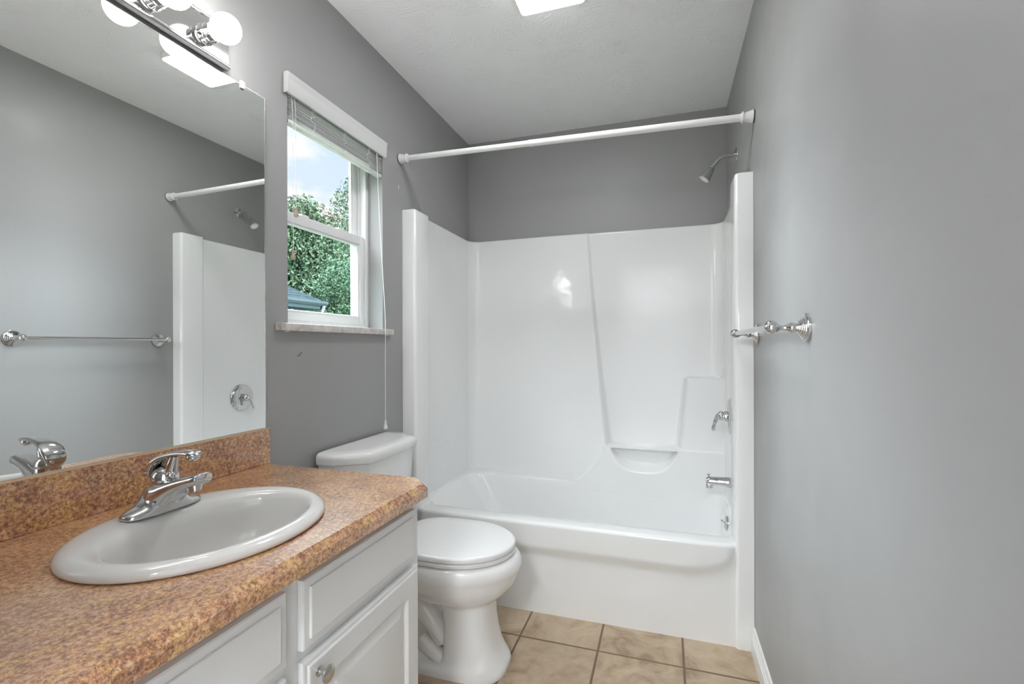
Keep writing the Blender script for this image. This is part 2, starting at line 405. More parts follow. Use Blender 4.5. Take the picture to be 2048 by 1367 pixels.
# hall behind the doorway (closed box, open toward the bathroom)
bm = NB(); HX0, HX1, HY0 = -0.3, 2.3, -4.6
box(bm, (HX0-0.1, HY0-0.1, -0.06), (HX1+0.1, YN-0.1, 0)); box(bm, (HX0-0.1, HY0-0.1, H), (HX1+0.1, YN-0.1, H+0.06))
box(bm, (HX0-0.1, HY0-0.1, 0), (HX1+0.1, HY0, H)); box(bm, (HX0-0.1, HY0, 0), (HX0, YN-0.1, H)); box(bm, (HX1, HY0, 0), (HX1+0.1, YN-0.1, H))
o = finish('room_hall', bm, 'hall', smooth=False); tagp(o, 'pale hall beyond the open bathroom doorway', 'room', kind='structure')
# baseboards
def baseboard(name, x, y0, y1, sgn, label):
    bm = NB()
    prof = [(0, 0), (0.014, 0), (0.014, 0.062), (0.011, 0.066), (0.011, 0.074), (0.008, 0.079), (0.008, 0.086), (0.004, 0.095), (0, 0.096)]
    prism(bm, [(x + sgn*u, v) for u, v in prof], y0, y1, plane='xz')
    o = finish(name, bm, 'white_paint', angle=25); tagp(o, label, 'baseboard', kind='structure')
baseboard('baseboard_right', W, YN, -0.815, -1, 'white moulded baseboard running along the grey towel bar wall')
baseboard('baseboard_left', 0, -1.62, -0.83, 1, 'white baseboard behind the toilet')
# scuffs on the left wall
bm = NB(); tube(bm, catmull([(0.0006, -1.492, 1.136), (0.0008, -1.483, 1.141), (0.0006, -1.474, 1.150)], 4), 0.0012, 5)
o = finish('scuff_mark', bm, 'black', wl_); o['label'] = 'small black nick in the paint below the window'
bm = NB(); tube(bm, catmull([(0.001, -0.846, 1.935), (0.003, -0.844, 1.925), (0.001, -0.842, 1.915)], 4), 0.0016, 5)
o = finish('paint_chip', bm, 'cord', wl_); o['label'] = 'tiny white chip in the paint under the rod end'

# ================================================================ window
win = thing('window_1', 'white double hung window set deep in the grey wall', 'window', (-0.1, -1.256, WZ0), kind='structure')
FX = -0.073            # inner face of the frame
bm = NB()
fw = 0.022
for a, b in [((-0.155, WY0, WZ0), (FX, WY0+fw, WZ1)), ((-0.155, WY1-fw, WZ0), (FX, WY1, WZ1)), ((-0.155, WY0+fw, WZ0), (FX, WY1-fw, WZ0+0.018)), ((-0.155, WY0+fw, WZ1-fw), (FX, WY1-fw, WZ1))]:
    box(bm, a, b, 0.002)
# jamb tracks
for y, s in ((WY0+fw, 1), (WY1-fw, -1)):
    for xx in (-0.105, -0.135): box(bm, (xx-0.003, y, WZ0+0.018), (xx+0.003, y+s*0.010, WZ1-fw), 0.001)
finish('window_frame', bm, 'vinyl', win)
def sash(x0, x1, z0, z1, railb, railt, stile, name):
    bm = NB(); ya, yb = WY0+fw+0.003, WY1-fw-0.003
    box(bm, (x0, ya, z0), (x1, ya+stile, z1), 0.002); box(bm, (x0, yb-stile, z0), (x1, yb, z1), 0.002)
    box(bm, (x0, ya+stile, z0), (x1, yb-stile, z0+railb), 0.002); box(bm, (x0, ya+stile, z1-railt), (x1, yb-stile, z1), 0.002)
    # glazing bead (bevelled step inside the sash)
    xm = (x0+x1)/2; bd = 0.010
    for a, b in [((xm-0.004, ya+stile, z0+railb), (xm+0.008, ya+stile+bd, z1-railt)), ((xm-0.004, yb-stile-bd, z0+railb), (xm+0.008, yb-stile, z1-railt)),
                 ((xm-0.004, ya+stile+bd, z0+railb), (xm+0.008, yb-stile-bd, z0+railb+bd)), ((xm-0.004, ya+stile+bd, z1-railt-bd), (xm+0.008, yb-stile-bd, z1-railt))]:
        box(bm, a, b, 0.003)
    s = finish(name, bm, 'vinyl', win)
    bm = NB(); box(bm, (xm-0.002, ya+stile, z0+railb), (xm+0.001, yb-stile, z1-railt))
    finish('pane', bm, 'glass_low' if name == 'lower_sash' else 'glass', s, smooth=False)
    return s
ls = sash(-0.103, -0.078, WZ0+0.018, 1.655, 0.030, 0.036, 0.030, 'lower_sash')
sash(-0.133, -0.109, 1.625, WZ1-fw-0.002, 0.030, 0.030, 0.036, 'upper_sash')
bm = NB()
for yy in (-1.36, -1.15): box(bm, (-0.104, yy-0.02, 1.655), (-0.082, yy+0.02, 1.664), 0.003)
finish('sash_lock', bm, 'vinyl', ls)
# stone sill
bm = NB(); box(bm, (-0.075, WY0+0.001, 1.226), (0.0, WY1-0.001, WZ0+0.002)); box(bm, (0.0, -1.590, 1.222), (0.026, -0.925, WZ0+0.002), 0.003)
o = finish('window_sill', bm, 'marble', win); o['label'] = 'pale marble window sill'
for yy in (-1.548, -0.955):
    bm = NB(); box(bm, (0.004, yy-0.008, 1.219), (0.012, yy+0.008, 1.222), 0.001); finish('sill_shim', bm, 'cord', win)

# ================================================================ blind
bl = thing('window_blind', 'white slatted mini blind pulled up to the top of the window', 'blind', (0, -1.256, 2.06))
bm = NB()
box(bm, (-0.026, WY0+0.004, 2.022), (0.006, WY1-0.004, 2.052), 0.002)
finish('head_rail', bm, 'blind', bl)
prof = [(0.008, 2.013), (0.016, 2.013), (0.019, 2.020), (0.0205, 2.05), (0.0205, 2.062), (0.023, 2.068), (0.023, 2.078), (0.018, 2.082), (0.008, 2.082)]
bm = NB(); prism(bm, prof, -1.552, -0.972, 0.0, plane='xz')
finish('valance', bm, 'blind', bl, angle=25)
for ya in (-1.552, -0.975):
    bm = NB(); box(bm, (0.0005, ya, 2.013), (0.008, ya+0.003, 2.082)); finish('valance_return', bm, 'blind', bl)
# slats (raised and bunched: a few loose ones above, a dense stack below)
zs = []
z = 2.018
gap = [0.0066, 0.0064, 0.0062, 0.0058, 0.0054, 0.0050, 0.0046, 0.0042, 0.0038, 0.0036, 0.0034, 0.0032] + [0.0030]*6
for g in gap: zs.append(z); z -= g
def slat_bm(z, y0, y1, tilt):
    bm = NB(); w = 0.0125; n = 5
    up = []; dn = []
    for k in range(n+1):
        u = -w + 2*w*k/n; c = 0.0018*(1-(u/w)**2)
        x = -0.010 + u*math.cos(tilt); zz = z + u*math.sin(tilt) + c
        up.append((x, zz+0.0004)); dn.append((x, zz-0.0004))
    prism(bm, up + dn[::-1], y0, y1, plane='xz'); return bm
for i, z in enumerate(zs):
    sh = random.uniform(-0.004, 0.004)
    o = finish('slat', slat_bm(z, WY0+0.006+sh*0.4, WY1-0.007+min(0, sh)*2, math.radians(random.uniform(-6, 4))), 'blind', bl, angle=60)
zb = zs[-1]-0.010
bm = NB(); box(bm, (-0.0225, WY0+0.006, zb-0.013), (0.0025, WY1-0.008, zb), 0.003); finish('bottom_rail', bm, 'blind', bl)
# plastic end buttons under the rail
for yy in (-1.47, -1.256, -1.06):
    bm = NB(); ball(bm, (-0.010, yy, zb-0.013), 0.011, 14, 8, (0.8, 1.3, 0.25)); finish('rail_button', bm, 'blind', bl)
# dark metal cord guides under the valance
for yy in (-1.44, -1.27, -1.105, -1.035):
    bm = NB(); box(bm, (-0.002, yy-0.012, 2.0185), (0.006, yy+0.012, 2.022)); finish('cord_guide', bm, 'brushed', bl)
# slack ladder strings looping in front of the stack
for yy in (-1.425, -1.25, -1.09):
    random.seed(int(-yy*1000)); z = 2.012; pts = []
    while z > zb-0.006:
        pts.append((0.0065 + random.uniform(0, 0.006), yy + random.uniform(-0.013, 0.013), z)); z -= random.uniform(0.003, 0.009)
    pts += [(0.006, yy+0.014, zb-0.005), (0.003, yy+0.006, zb-0.014)]
    bm = NB(); tube(bm, catmull(pts, 5), 0.0007, 5); finish('ladder_string', bm, 'cord', bl)
def tassel(x, y, z, mt, par):
    bm = NB(); lathe(bm, (x, y, z), (0, 0, -1), [(0, 0.0018), (0.001, 0.005), (0.006, 0.006), (0.010, 0.0045), (0.018, 0.0065), (0.026, 0.0085), (0.031, 0.007), (0.033, 0.003)], 16)
    finish('cord_tassel', bm, mt, par)
# two thin tilt cords with wooden tassels on the near side
for y, zt in ((-1.5075, 1.643), (-1.521, 1.496)):
    bm = NB(); tube(bm, [(0.004, y, 2.020), (0.009, y, 1.95), (0.009, y+0.001, zt)], 0.0008, 6)
    o = finish('tilt_cord', bm, 'cord', bl); tassel(0.009, y+0.001, zt, 'wood', o)
# long lift cord on the far side, over the sill to just above the toilet tank
bm = NB(); tube(bm, catmull([(0.008, -1.032, 2.020), (0.012, -1.031, 1.90), (0.020, -1.020, 1.62), (0.0295, -1.006, 1.34), (0.0305, -1.0035, 1.245), (0.0305, -1.0045, 1.1), (0.030, -1.004, 0.842)], 8), 0.0015, 8)
o = finish('lift_cord', bm, 'cord', bl)
bm = NB(); lathe(bm, (0.030, -1.004, 0.846), (0, 0, -1), [(0, 0.002), (0.001, 0.004), (0.006, 0.005), (0.012, 0.0035), (0.020, 0.006), (0.030, 0.0095), (0.037, 0.0085), (0.041, 0.004)], 18)
finish('cord_tassel', bm, 'cord', o)

# ================================================================ mirror
mir = thing('wall_mirror', 'large frameless mirror on the dark grey wall above the brown backsplash', 'mirror', (0.004, -2.27, 1.43))
bm = NB(); box(bm, (0.0005, -2.93, 0.9135), (0.0055, -1.636, 1.948)); finish('mirror_glass', bm, 'mirror', mir, smooth=False)
bm = NB(); box(bm, (0.0005, -1.636, 0.9135), (0.0058, -1.6335, 1.948)); box(bm, (0.0005, -2.93, 1.948), (0.0058, -1.6335, 1.9495)); finish('mirror_edge', bm, 'mirror_edge', mir)
for y, z in ((-1.717, 1.948), (-2.6, 1.948)):
    bm = NB(); box(bm, (0.0005, y-0.008, z-0.010), (0.010, y+0.008, z+0.012), 0.002); box(bm, (0.0075, y-0.006, z-0.012), (0.012, y+0.006, z+0.003), 0.001)
    lathe(bm, (0.009, y, z+0.006), (1, 0, 0), [(0, 0.003), (0.002, 0.003), (0.0025, 0.0015)], 10)
    o = finish('mirror_clip', bm, 'clear', mir); o['label'] = 'clear plastic clip'

# ================================================================ vanity light
vl = thing('vanity_light', 'polished chrome bar light with round lit globes above the mirror', 'light fixture', (0, -2.2, 2.005))
LY1, LY0, LZ0, LZ1 = -1.775, -2.48, 1.9560, 2.072
bm = NB()
prof = [(0.0008, LZ0+0.002)]
for k in range(11):
    a = -PI/2 + PI*k/10; prof.append((0.017 + 0.009*math.cos(a), LZ0+0.009 + 0.009*math.sin(a)))
prof += [(0.019, LZ0+0.0185), (0.019, LZ1-0.0105)]
for k in range(9):
    a = -PI/2 + PI*k/8; prof.append((0.017 + 0.006*math.cos(a), LZ1-0.005 + 0.005*math.sin(a)))
prof += [(0.0008, LZ1)]
prism(bm, prof, LY0, LY1, plane='xz'); finish('backplate', bm, 'chrome', vl, angle=40)
BZ = 2.0125
for k in range(5):
    y = -1.850 - 0.139*k
    bm = NB(); lathe(bm, (0.0185, y, BZ), (1, 0, 0), [(0, 0.0265), (0.002, 0.0265), (0.004, 0.0250), (0.018, 0.0240), (0.019, 0.0248), (0.021, 0.0248), (0.022, 0.0235), (0.040, 0.0230), (0.0405, 0.021), (0.038, 0.019)], 36)
    s = finish('socket', bm, 'chrome', vl)
    bm = NB(); pr = [(-0.004, 0.017), (0.0, 0.018), (0.006, 0.019)]
    R = 0.0370; cx = 0.008 + 0.0305
    a0 = math.asin(0.0195/R)
    for j in range(17):
        a = a0 + (PI - a0) * j/16; pr.append((cx - R*math.cos(a), R*math.sin(a)))
    lathe(bm, (0.0575, y, BZ), (1, 0, 0), pr, 32); o = finish('globe_bulb', bm, 'globe', s); o['label'] = 'glowing white globe bulb'

# ================================================================ ceiling light
cl_ = thing('ceiling_light', 'square white glowing flush light on the textured ceiling', 'light fixture', (0.80, -1.24, H))
CX0, CX1, CY0, CY1 = 0.680, 0.925, -1.305, -1.060
bm = NB(); loft(bm, [rrect(CX0-0.002, CX1+0.002, CY0-0.002, CY1+0.002, 0.016, H-0.0005), rrect(CX0-0.002, CX1+0.002, CY0-0.002, CY1+0.002, 0.016, H-0.024), rrect(CX0, CX1, CY0, CY1, 0.015, H-0.026)])
finish('light_base', bm, 'white_paint', cl_)
bm = NB(); loft(bm, [rrect(CX0+0.002, CX1-0.002, CY0+0.002, CY1-0.002, 0.014, H-0.0262), rrect(CX0+0.003, CX1-0.003, CY0+0.003, CY1-0.003, 0.014, H-0.029), rrect(CX0+0.014, CX1-0.014, CY0+0.014, CY1-0.014, 0.012, H-0.0305)])
finish('light_diffuser', bm, 'diffuser', cl_, angle=50)

# ================================================================ vanity cabinet
vc = thing('vanity_cabinet', 'white painted vanity cabinet with recessed panel doors under the brown counter', 'cabinet', (0.3, -2.3, 0))
VY0, VY1 = -2.97, -1.668
bm = NB(); CT = 0.7685
box(bm, (0.002, VY1-0.016, 0.0), (0.545, VY1, CT), 0.001); box(bm, (0.002, VY0, 0.0), (0.545, VY0+0.016, CT), 0.001)      # side panels
box(bm, (0.002, VY0+0.016, 0.09), (0.545, VY1-0.016, 0.105)); box(bm, (0.002, VY0+0.016, 0.105), (0.008, VY1-0.016, CT))      # floor and back
box(bm, (0.47, VY0+0.016, 0.0), (0.485, VY1-0.016, 0.09))                                                                   # toe kick
box(bm, (0.541, VY0, 0.09), (0.560, VY1, 0.130), 0.001); box(bm, (0.541, VY0, 0.565), (0.560, VY1, 0.640), 0.001); box(bm, (0.541, VY0, 0.735), (0.560, VY1, CT), 0.001)
for ya, yb in ((VY1-0.058, VY1), (-2.165, -2.090), (-2.612, -2.537), (VY0, VY0+0.04)): box(bm, (0.541, ya, 0.09), (0.5601, yb, CT), 0.001)
finish('cabinet_body', bm, 'white_paint', vc)
def slab_front(y0, y1, z0, z1):
    """drawer front with a stepped routed edge"""
    bm = NB(); X0, X1 = 0.5605, 0.578
    def ring(i, x): return [(x, y0+i, z0+i), (x, y1-i, z0+i), (x, y1-i, z1-i), (x, y0+i, z1-i)]
    loft(bm, [ring(0, X0), ring(0, X1-0.006), ring(0.003, X1-0.0045), ring(0.016, X1-0.0042), ring(0.0165, X1-0.001), ring(0.018, X1)])
    return bm
def panel_door(y0, y1, z0, z1):
    bm = NB(); X0, X1 = 0.5605, 0.578; st = 0.058
    def ring(i, x, r=0.0):
        if r <= 0: return [(x, p[1], p[0]) for p in rrect(z0+i, z1-i, y0+i, y1-i, 0.0005, 0, 4, 3)]
        return [(x, p[1], p[0]) for p in rrect(z0+i, z1-i, y0+i, y1-i, r, 0, 4, 3)]
    loft(bm, [ring(0, X0), ring(0, X1-0.006), ring(0.003, X1-0.0045), ring(0.010, X1-0.0042), ring(0.011, X1-0.001), ring(0.013, X1),
              ring(st, X1, 0.012), ring(st+0.003, X1-0.002, 0.011), ring(st+0.008, X1-0.0075, 0.008), ring(st+0.014, X1-0.0085, 0.004), ring(st+0.034, X1-0.0035, 0.001), ring(st+0.036, X1-0.003, 0.001)])
    return bm
def knob(y, z, par):
    bm = NB(); lathe(bm, (0.578, y, z), (1, 0, 0), [(0, 0.009), (0.002, 0.009), (0.003, 0.006), (0.010, 0.0048), (0.015, 0.006), (0.018, 0.0135), (0.021, 0.0165), (0.024, 0.016), (0.0265, 0.011), (0.0275, 0.003)], 28)
    o = finish('knob', bm, 'brushed', par); o['label'] = 'round brushed nickel knob'
finish('drawer', slab_front(-2.108, -1.703, 0.612, 0.741), 'white_paint', vc, angle=20)
finish('drawer', slab_front(-2.555, -2.147, 0.612, 0.741), 'white_paint', vc, angle=20)
finish('drawer', slab_front(-2.955, -2.594, 0.612, 0.741), 'white_paint', vc, angle=20)
for i, (a, b, k) in enumerate([(-2.108, -1.688, -2.073), (-2.555, -2.147, -2.182), (-2.955, -2.594, -2.63)]):
    d = finish('door', panel_door(a, b, 0.105, 0.590), 'white_paint', vc, angle=20); knob(k, 0.556, d)

# ================================================================ countertop
ct = thing('countertop', 'mottled brown laminate counter with clipped corner and raised backsplash', 'countertop', (0.3, -2.3, 0.805))
SCX, SCY = 0.328, -2.094
def counter():
    bm = NB(); CZ = 0.805
    X1, Y0, Y1 = 0.600, -2.985, -1.631
    outer = [(0.002, Y0), (X1, Y0), (X1, Y1-0.052), (X1-0.052, Y1), (0.002, Y1)]
    ch = 0.013
    def inset(poly, d):
        n = len(poly); out = []
        for i in range(n):
            p0, p1, p2 = Vector(poly[i-1]), Vector(poly[i]), Vector(poly[(i+1) % n])
            e1 = (p1-p0).normalized(); e2 = (p2-p1).normalized(); n1 = Vector((-e1.y, e1.x)); n2 = Vector((-e2.y, e2.x))
            b = (n1+n2).normalized(); k = d / max(0.2, b.dot(n1)); out.append((p1.x+b.x*k, p1.y+b.y*k))
        return out
    inn = inset(outer, ch)
    inn[0] = (0.002, inn[0][1]); inn[4] = (0.002, inn[4][1])
    def hit(poly, a):
        d = Vector((math.cos(a), math.sin(a))); c = Vector((SCX, SCY)); best = None
        for i in range(len(poly)):
            p, q = Vector(poly[i]), Vector(poly[(i+1) % len(poly)]); e = q-p; den = d.x*e.y-d.y*e.x
            if abs(den) < 1e-9: continue
            w = p-c; t = (w.x*e.y-w.y*e.x)/den; u = (w.x*d.y-w.y*d.x)/den
            if t > 0 and -1e-6 <= u <= 1+1e-6 and (best is None or t < best): best = t
        return c + d*best
    angs = sorted([2*PI*k/96 for k in range(96)] + [math.atan2(y-SCY, x-SCX) % (2*PI) for x, y in inn])
    def mapo(a):   # matching point on the outer outline: offset nearest inner edge point
        p = hit(inn, a)
        n = len(inn); bi, bt, bd = 0, 0, 9
        for i in range(n):
            u, v = Vector(inn[i]), Vector(inn[(i+1) % n]); e = v-u; t = max(0, min(1, (p-u).dot(e)/e.dot(e))); d = (u+e*t-p).length
            if d < bd-1e-7: bi, bt, bd = i, t, d
        u, v = Vector(outer[bi]), Vector(outer[(bi+1) % n]); q = u+(v-u)*bt
        return p, q
    eI = []; eT = []; oO = []; 
    A, B, Cc, D, E_ = [], [], [], [], []
    for a in angs:
        ex, ey = SCX+0.175*math.cos(a), SCY+0.225*math.sin(a)
        # ellipse point along the same direction
        r = 1/math.sqrt((math.cos(a)/0.186)**2+(math.sin(a)/0.214)**2); ex, ey = SCX+r*math.cos(a), SCY+r*math.sin(a)
        p, q = mapo(a)
        A.append((ex, ey, CZ)); B.append((p.x, p.y, CZ)); Cc.append((q.x, q.y, CZ-ch)); D.append((q.x, q.y, CZ-0.036)); E_.append((ex, ey, CZ-0.036))
    loft(bm, [A, B, Cc, D, E_], loop=True)
    return bm
finish('worktop', counter(), 'laminate', ct, angle=25)
bm = NB(); box(bm, (0.001, -2.985, 0.8055), (0.0195, -1.631, 0.9115), 0.0008); finish('backsplash', bm, 'laminate', ct, smooth=False)
bm = NB(); box(bm, (0.001, -2.985, 0.9116), (0.0200, -1.631, 0.9130)); o = finish('backsplash_edge', bm, 'tan_edge', ct, smooth=False)

# ================================================================ sink
sk = thing('bathroom_sink', 'oval off-white drop-in porcelain sink set in the brown counter', 'sink', (SCX, SCY, 0.806))
bm = NB(); N = 96
def ell(cx, cy, ax, ay, z): return [(cx+ax*math.cos(2*PI*k/N), cy+ay*math.sin(2*PI*k/N), z) for k in range(N)]
OX, OY = 0.205, 0.2335
rings = [ell(SCX, SCY, OX-0.013, OY-0.013, 0.8058), ell(SCX, SCY, OX-0.003, OY-0.003, 0.8058), ell(SCX, SCY, OX, OY, 0.8085), ell(SCX, SCY, OX, OY, 0.8135), ell(SCX, SCY, OX-0.004, OY-0.004, 0.8195),
         ell(SCX, SCY, OX-0.012, OY-0.012, 0.8240), ell(SCX+0.002, SCY, OX-0.021, OY-0.020, 0.8262), ell(SCX+0.008, SCY, OX-0.034, OY-0.028, 0.8262), ell(SCX+0.018, SCY, OX-0.046, OY-0.035, 0.8250), ell(SCX+0.025, SCY, OX-0.055, OY-0.041, 0.8225),
         ell(SCX+0.027, SCY, OX-0.061, OY-0.046, 0.8170), ell(SCX+0.028, SCY, OX-0.065, OY-0.050, 0.8070), ell(SCX+0.028, SCY, OX-0.068, OY-0.054, 0.790)]
for k in range(1, 15):
    q = PI/2*k/15; rings.append(ell(SCX+0.028-0.022*(k/15), SCY, 0.022+(OX-0.090)*math.cos(q)**0.75, 0.026+(OY-0.080)*math.cos(q)**0.75, 0.790-0.125*math.sin(q)))
loft(bm, rings, cap=(False, True)); finish('basin', bm, 'sink_porcelain', sk, angle=60)
bm = NB(); lathe(bm, (SCX+0.007, SCY, 0.664), (0, 0, 1), [(0, 0.024), (0.003, 0.024), (0.0045, 0.020), (0.003, 0.014), (0.006, 0.012), (0.008, 0.0)], 28); finish('drain', bm, 'chrome', sk)

# ================================================================ faucet
FXc, FYc, FZ = 0.187, -2.085, 0.8262
fa = thing('faucet', 'single handle chrome faucet on the back rim of the oval sink', 'faucet', (FXc, FYc, FZ))
def section_loft(bm, rings_spec, N_=28):
    """rings_spec: (centre, half-vector a, half-vector b_up, half-vector b_down, exponent)"""
    rings = []
    for c, a, up, dn, ex in rings_spec:
        c, a, up, dn = Vector(c), Vector(a), Vector(up), Vector(dn); r = []
        for k in range(N_):
            t_ = 2*PI*k/N_; co_, si = math.cos(t_), math.sin(t_)
            u = math.copysign(abs(co_)**(2/ex), co_); w = abs(si)**(2/ex)
            r.append(c + a*u + (up if si > 0 else dn)*w)
        rings.append(r)
    return loft(bm, rings)
# base plate with flanks that climb toward the centre body
bm = NB(); sp_l = []
for i in range(49):
    v = -1 + 2*i/48; av = abs(v); y = FYc + 0.079*v
    e = max(0.0, 1-av**3.5)**0.5
    hw = 0.006 + 0.0235*e
    hgt = (0.011 + 0.016*(1-av)**0.8 + 0.028*sstep(0.62, 0.20, av)) * (0.55+0.45*e)
    lean = 0.3*hgt
    sp_l.append(((FXc, y, FZ+0.0004), (hw, 0, 0), (0, 0, hgt), (0, 0, -0.0002), 2.3+0.9*e))
section_loft(bm, sp_l, 32); finish('faucet_base', bm, 'chrome', fa, angle=50)
# spout: a broad tongue growing out of the body, squared-off at the tip
bm = NB(); sp_l = []
st_ = [(-0.020, 0.003, 0.042, 0.028), (0.0, 0.003, 0.056, 0.0365), (0.020, 0.005, 0.062, 0.0355), (0.036, 0.020, 0.066, 0.0320), (0.054, 0.037, 0.0705, 0.0280), (0.078, 0.0510, 0.0765, 0.0245), (0.098, 0.0580, 0.0815, 0.0230), (0.110, 0.0610, 0.0840, 0.0220), (0.1155, 0.0625, 0.0840, 0.0205), (0.1172, 0.0640, 0.0825, 0.0185)]
A_ = catmull([(p[0], p[1], p[2]) for p in st_], 4); B_ = catmull([(p[3], 0, 0) for p in st_], 4)
for p, q in zip(A_, B_):
    zc = (p.y+p.z)/2; hz_ = (p.z-p.y)/2
    sp_l.append(((FXc+p.x, FYc, FZ+zc), (0, q.x, 0), (0, 0, hz_), (0, 0, -hz_), 3.0))
section_loft(bm, sp_l, 32); sp_ = finish('spout', bm, 'chrome', fa, angle=50)
bm = NB(); lathe(bm, (FXc+0.094, FYc, FZ+0.062), (0.06, 0, -1), [(0, 0.0135), (0.007, 0.0135), (0.0075, 0.0120), (0.014, 0.0120), (0.0145, 0.009)], 24); finish('aerator', bm, 'chrome', sp_)
# round body under the handle
bm = NB(); lathe(bm, (FXc+0.008, FYc, FZ+0.016), (0.01, 0, 1), [(0, 0.0285), (0.030, 0.0270), (0.0455, 0.0262), (0.0462, 0.0252), (0.0477, 0.0252), (0.0482, 0.0266), (0.0510, 0.0270)], 40); finish('hub', bm, 'chrome', fa)
# dome and looped lever
bm = NB()
ball(bm, (FXc+0.009, FYc, FZ+0.067), 0.0262, 32, 18, (1, 1, 0.98))
sp_l = []
hp = [(-0.0165, 0.062, 0.010, 0.0035), (-0.0185, 0.072, 0.0180, 0.0045), (-0.0165, 0.086, 0.0225, 0.0065), (-0.0075, 0.098, 0.0240, 0.0080), (0.0060, 0.1075, 0.0225, 0.0080), (0.0220, 0.1145, 0.0185, 0.0064), (0.040, 0.1195, 0.0160, 0.0050), (0.062, 0.1230, 0.0150, 0.0048), (0.084, 0.1235, 0.0155, 0.0058), (0.0950, 0.1215, 0.0140, 0.0062), (0.1010, 0.1185, 0.0090, 0.0045)]
P = catmull([(p[0], p[1], 0) for p in hp], 5); Q = catmull([(p[2], p[3], 0) for p in hp], 5)
for i, (p, q) in enumerate(zip(P, Q)):
    a_, b_ = P[max(0, i-1)], P[min(len(P)-1, i+1)]; d = (b_-a_).normalized(); nx, nz = -d.y, d.x
    sp_l.append(((FXc+p.x, FYc, FZ+p.y), (0, q.x, 0), (nx*q.y, 0, nz*q.y), (-nx*q.y, 0, -nz*q.y), 2.4))
section_loft(bm, sp_l, 24)
ball(bm, (FXc+0.0320, FYc-0.006, FZ+0.076), 0.0085, 18, 12)
ball(bm, (FXc+0.088, FYc, FZ+0.1155), 0.0125, 20, 12, (1.05, 1, 0.75))
tube(bm, catmull([(FXc+0.022, FYc, FZ+0.074), (FXc+0.028, FYc, FZ+0.092), (FXc+0.036, FYc, FZ+0.1150)], 4), [0.013, 0.0128, 0.0125, 0.012, 0.0115, 0.011, 0.010, 0.009, 0.008], 14)
h_ = finish('lever_handle', bm, 'chrome', fa, angle=60)
bm = NB(); lathe(bm, (FXc-0.018, FYc-0.008, FZ+0.074), (-1, -0.35, 0.2), [(0, 0.0045), (0.009, 0.0050), (0.0135, 0.0032)], 14)
finish('lift_rod', bm, 'chrome', fa)

# ================================================================ toilet
TY = -1.186
to = thing('toilet', 'white two-piece toilet with closed lid between the vanity and the tub', 'toilet', (0.35, TY, 0))
def egg(z, xf, xb, hw, xc, nf=2.0, nb=3.0, N=64):
    pts = []
    for k in range(N):
        a = 2*PI*k/N; c_, s_ = math.cos(a), math.sin(a); n = nf if c_ > 0 else nb
        ax = (xf-xc) if c_ > 0 else (xc-xb)
        pts.append((xc+ax*math.copysign(abs(c_)**(2/n), c_), TY+hw*math.copysign(abs(s_)**(2/n), s_), z))
    return pts
bm = NB()
S = [ # z, xf, xb, hw, xc, nf, nb
 (0.000, 0.655, 0.10, 0.122, 0.42, 3.2, 4), (0.014, 0.657, 0.10, 0.124, 0.42, 3.2, 4), (0.026, 0.654, 0.102, 0.122, 0.42, 3.0, 4), (0.036, 0.645, 0.42, 0.113, 0.52, 3.0, 5), (0.050, 0.633, 0.43, 0.106, 0.53, 3.0, 6),
 (0.080, 0.620, 0.435, 0.102, 0.53, 2.8, 7), (0.130, 0.607, 0.438, 0.100, 0.53, 2.7, 8), (0.180, 0.600, 0.438, 0.099, 0.53, 2.6, 8), (0.232, 0.600, 0.43, 0.101, 0.53, 2.4, 7), (0.247, 0.604, 0.40, 0.105, 0.51, 2.3, 5),
 (0.255, 0.615, 0.34, 0.118, 0.48, 2.2, 3.6), (0.270, 0.638, 0.28, 0.138, 0.46, 2.15, 3), (0.292, 0.662, 0.24, 0.156, 0.46, 2.1, 3), (0.318, 0.680, 0.21, 0.169, 0.45, 2.05, 3), (0.345, 0.691, 0.19, 0.178, 0.45, 2.0, 3), (0.356, 0.695, 0.18, 0.181, 0.45, 2.0, 3), (0.366, 0.701, 0.18, 0.185, 0.45, 2.0, 3), (0.380, 0.704, 0.18, 0.187, 0.45, 2.0, 3),
 (0.394, 0.702, 0.18, 0.186, 0.45, 2.0, 3), (0.405, 0.695, 0.18, 0.182, 0.45, 2.0, 3), (0.411, 0.684, 0.19, 0.175, 0.45, 2.0, 3), (0.4135, 0.670, 0.20, 0.162, 0.45, 2.0, 3)]
loft(bm, [egg(*s) for s in S])
# rear of the pedestal with the trapway bulging out
loft(bm, [egg(0.02, 0.45, 0.11, 0.105, 0.28, 4, 4), egg(0.035, 0.45, 0.12, 0.085, 0.28, 4, 4), egg(0.10, 0.45, 0.13, 0.055, 0.28, 4, 4), egg(0.20, 0.45, 0.13, 0.055, 0.28, 4, 4), egg(0.30, 0.45, 0.12, 0.085, 0.28, 3, 4), egg(0.372, 0.45, 0.04, 0.13, 0.28, 3, 5)])
for s_ in (-1, 1):
    tube(bm, catmull([(0.43, TY+s_*0.045, 0.10), (0.38, TY+s_*0.055, 0.17), (0.32, TY+s_*0.060, 0.215), (0.25, TY+s_*0.060, 0.20), (0.22, TY+s_*0.058, 0.13), (0.20, TY+s_*0.055, 0.03)], 6), 0.042, 18)
    tube(bm, catmull([(0.44, TY+s_*0.060, 0.03), (0.40, TY+s_*0.068, 0.055), (0.34, TY+s_*0.06, 0.09)], 5), [0.03]*11, 14)
# shelf that carries the tank
loft(bm, [rrect(0.03, 0.26, TY-0.13, TY+0.13, 0.03, 0.365), rrect(0.02, 0.27, TY-0.15, TY+0.15, 0.03, 0.38), rrect(0.02, 0.27, TY-0.15, TY+0.15, 0.03, 0.413)])
finish('bowl', bm, 'porcelain', to, angle=50)
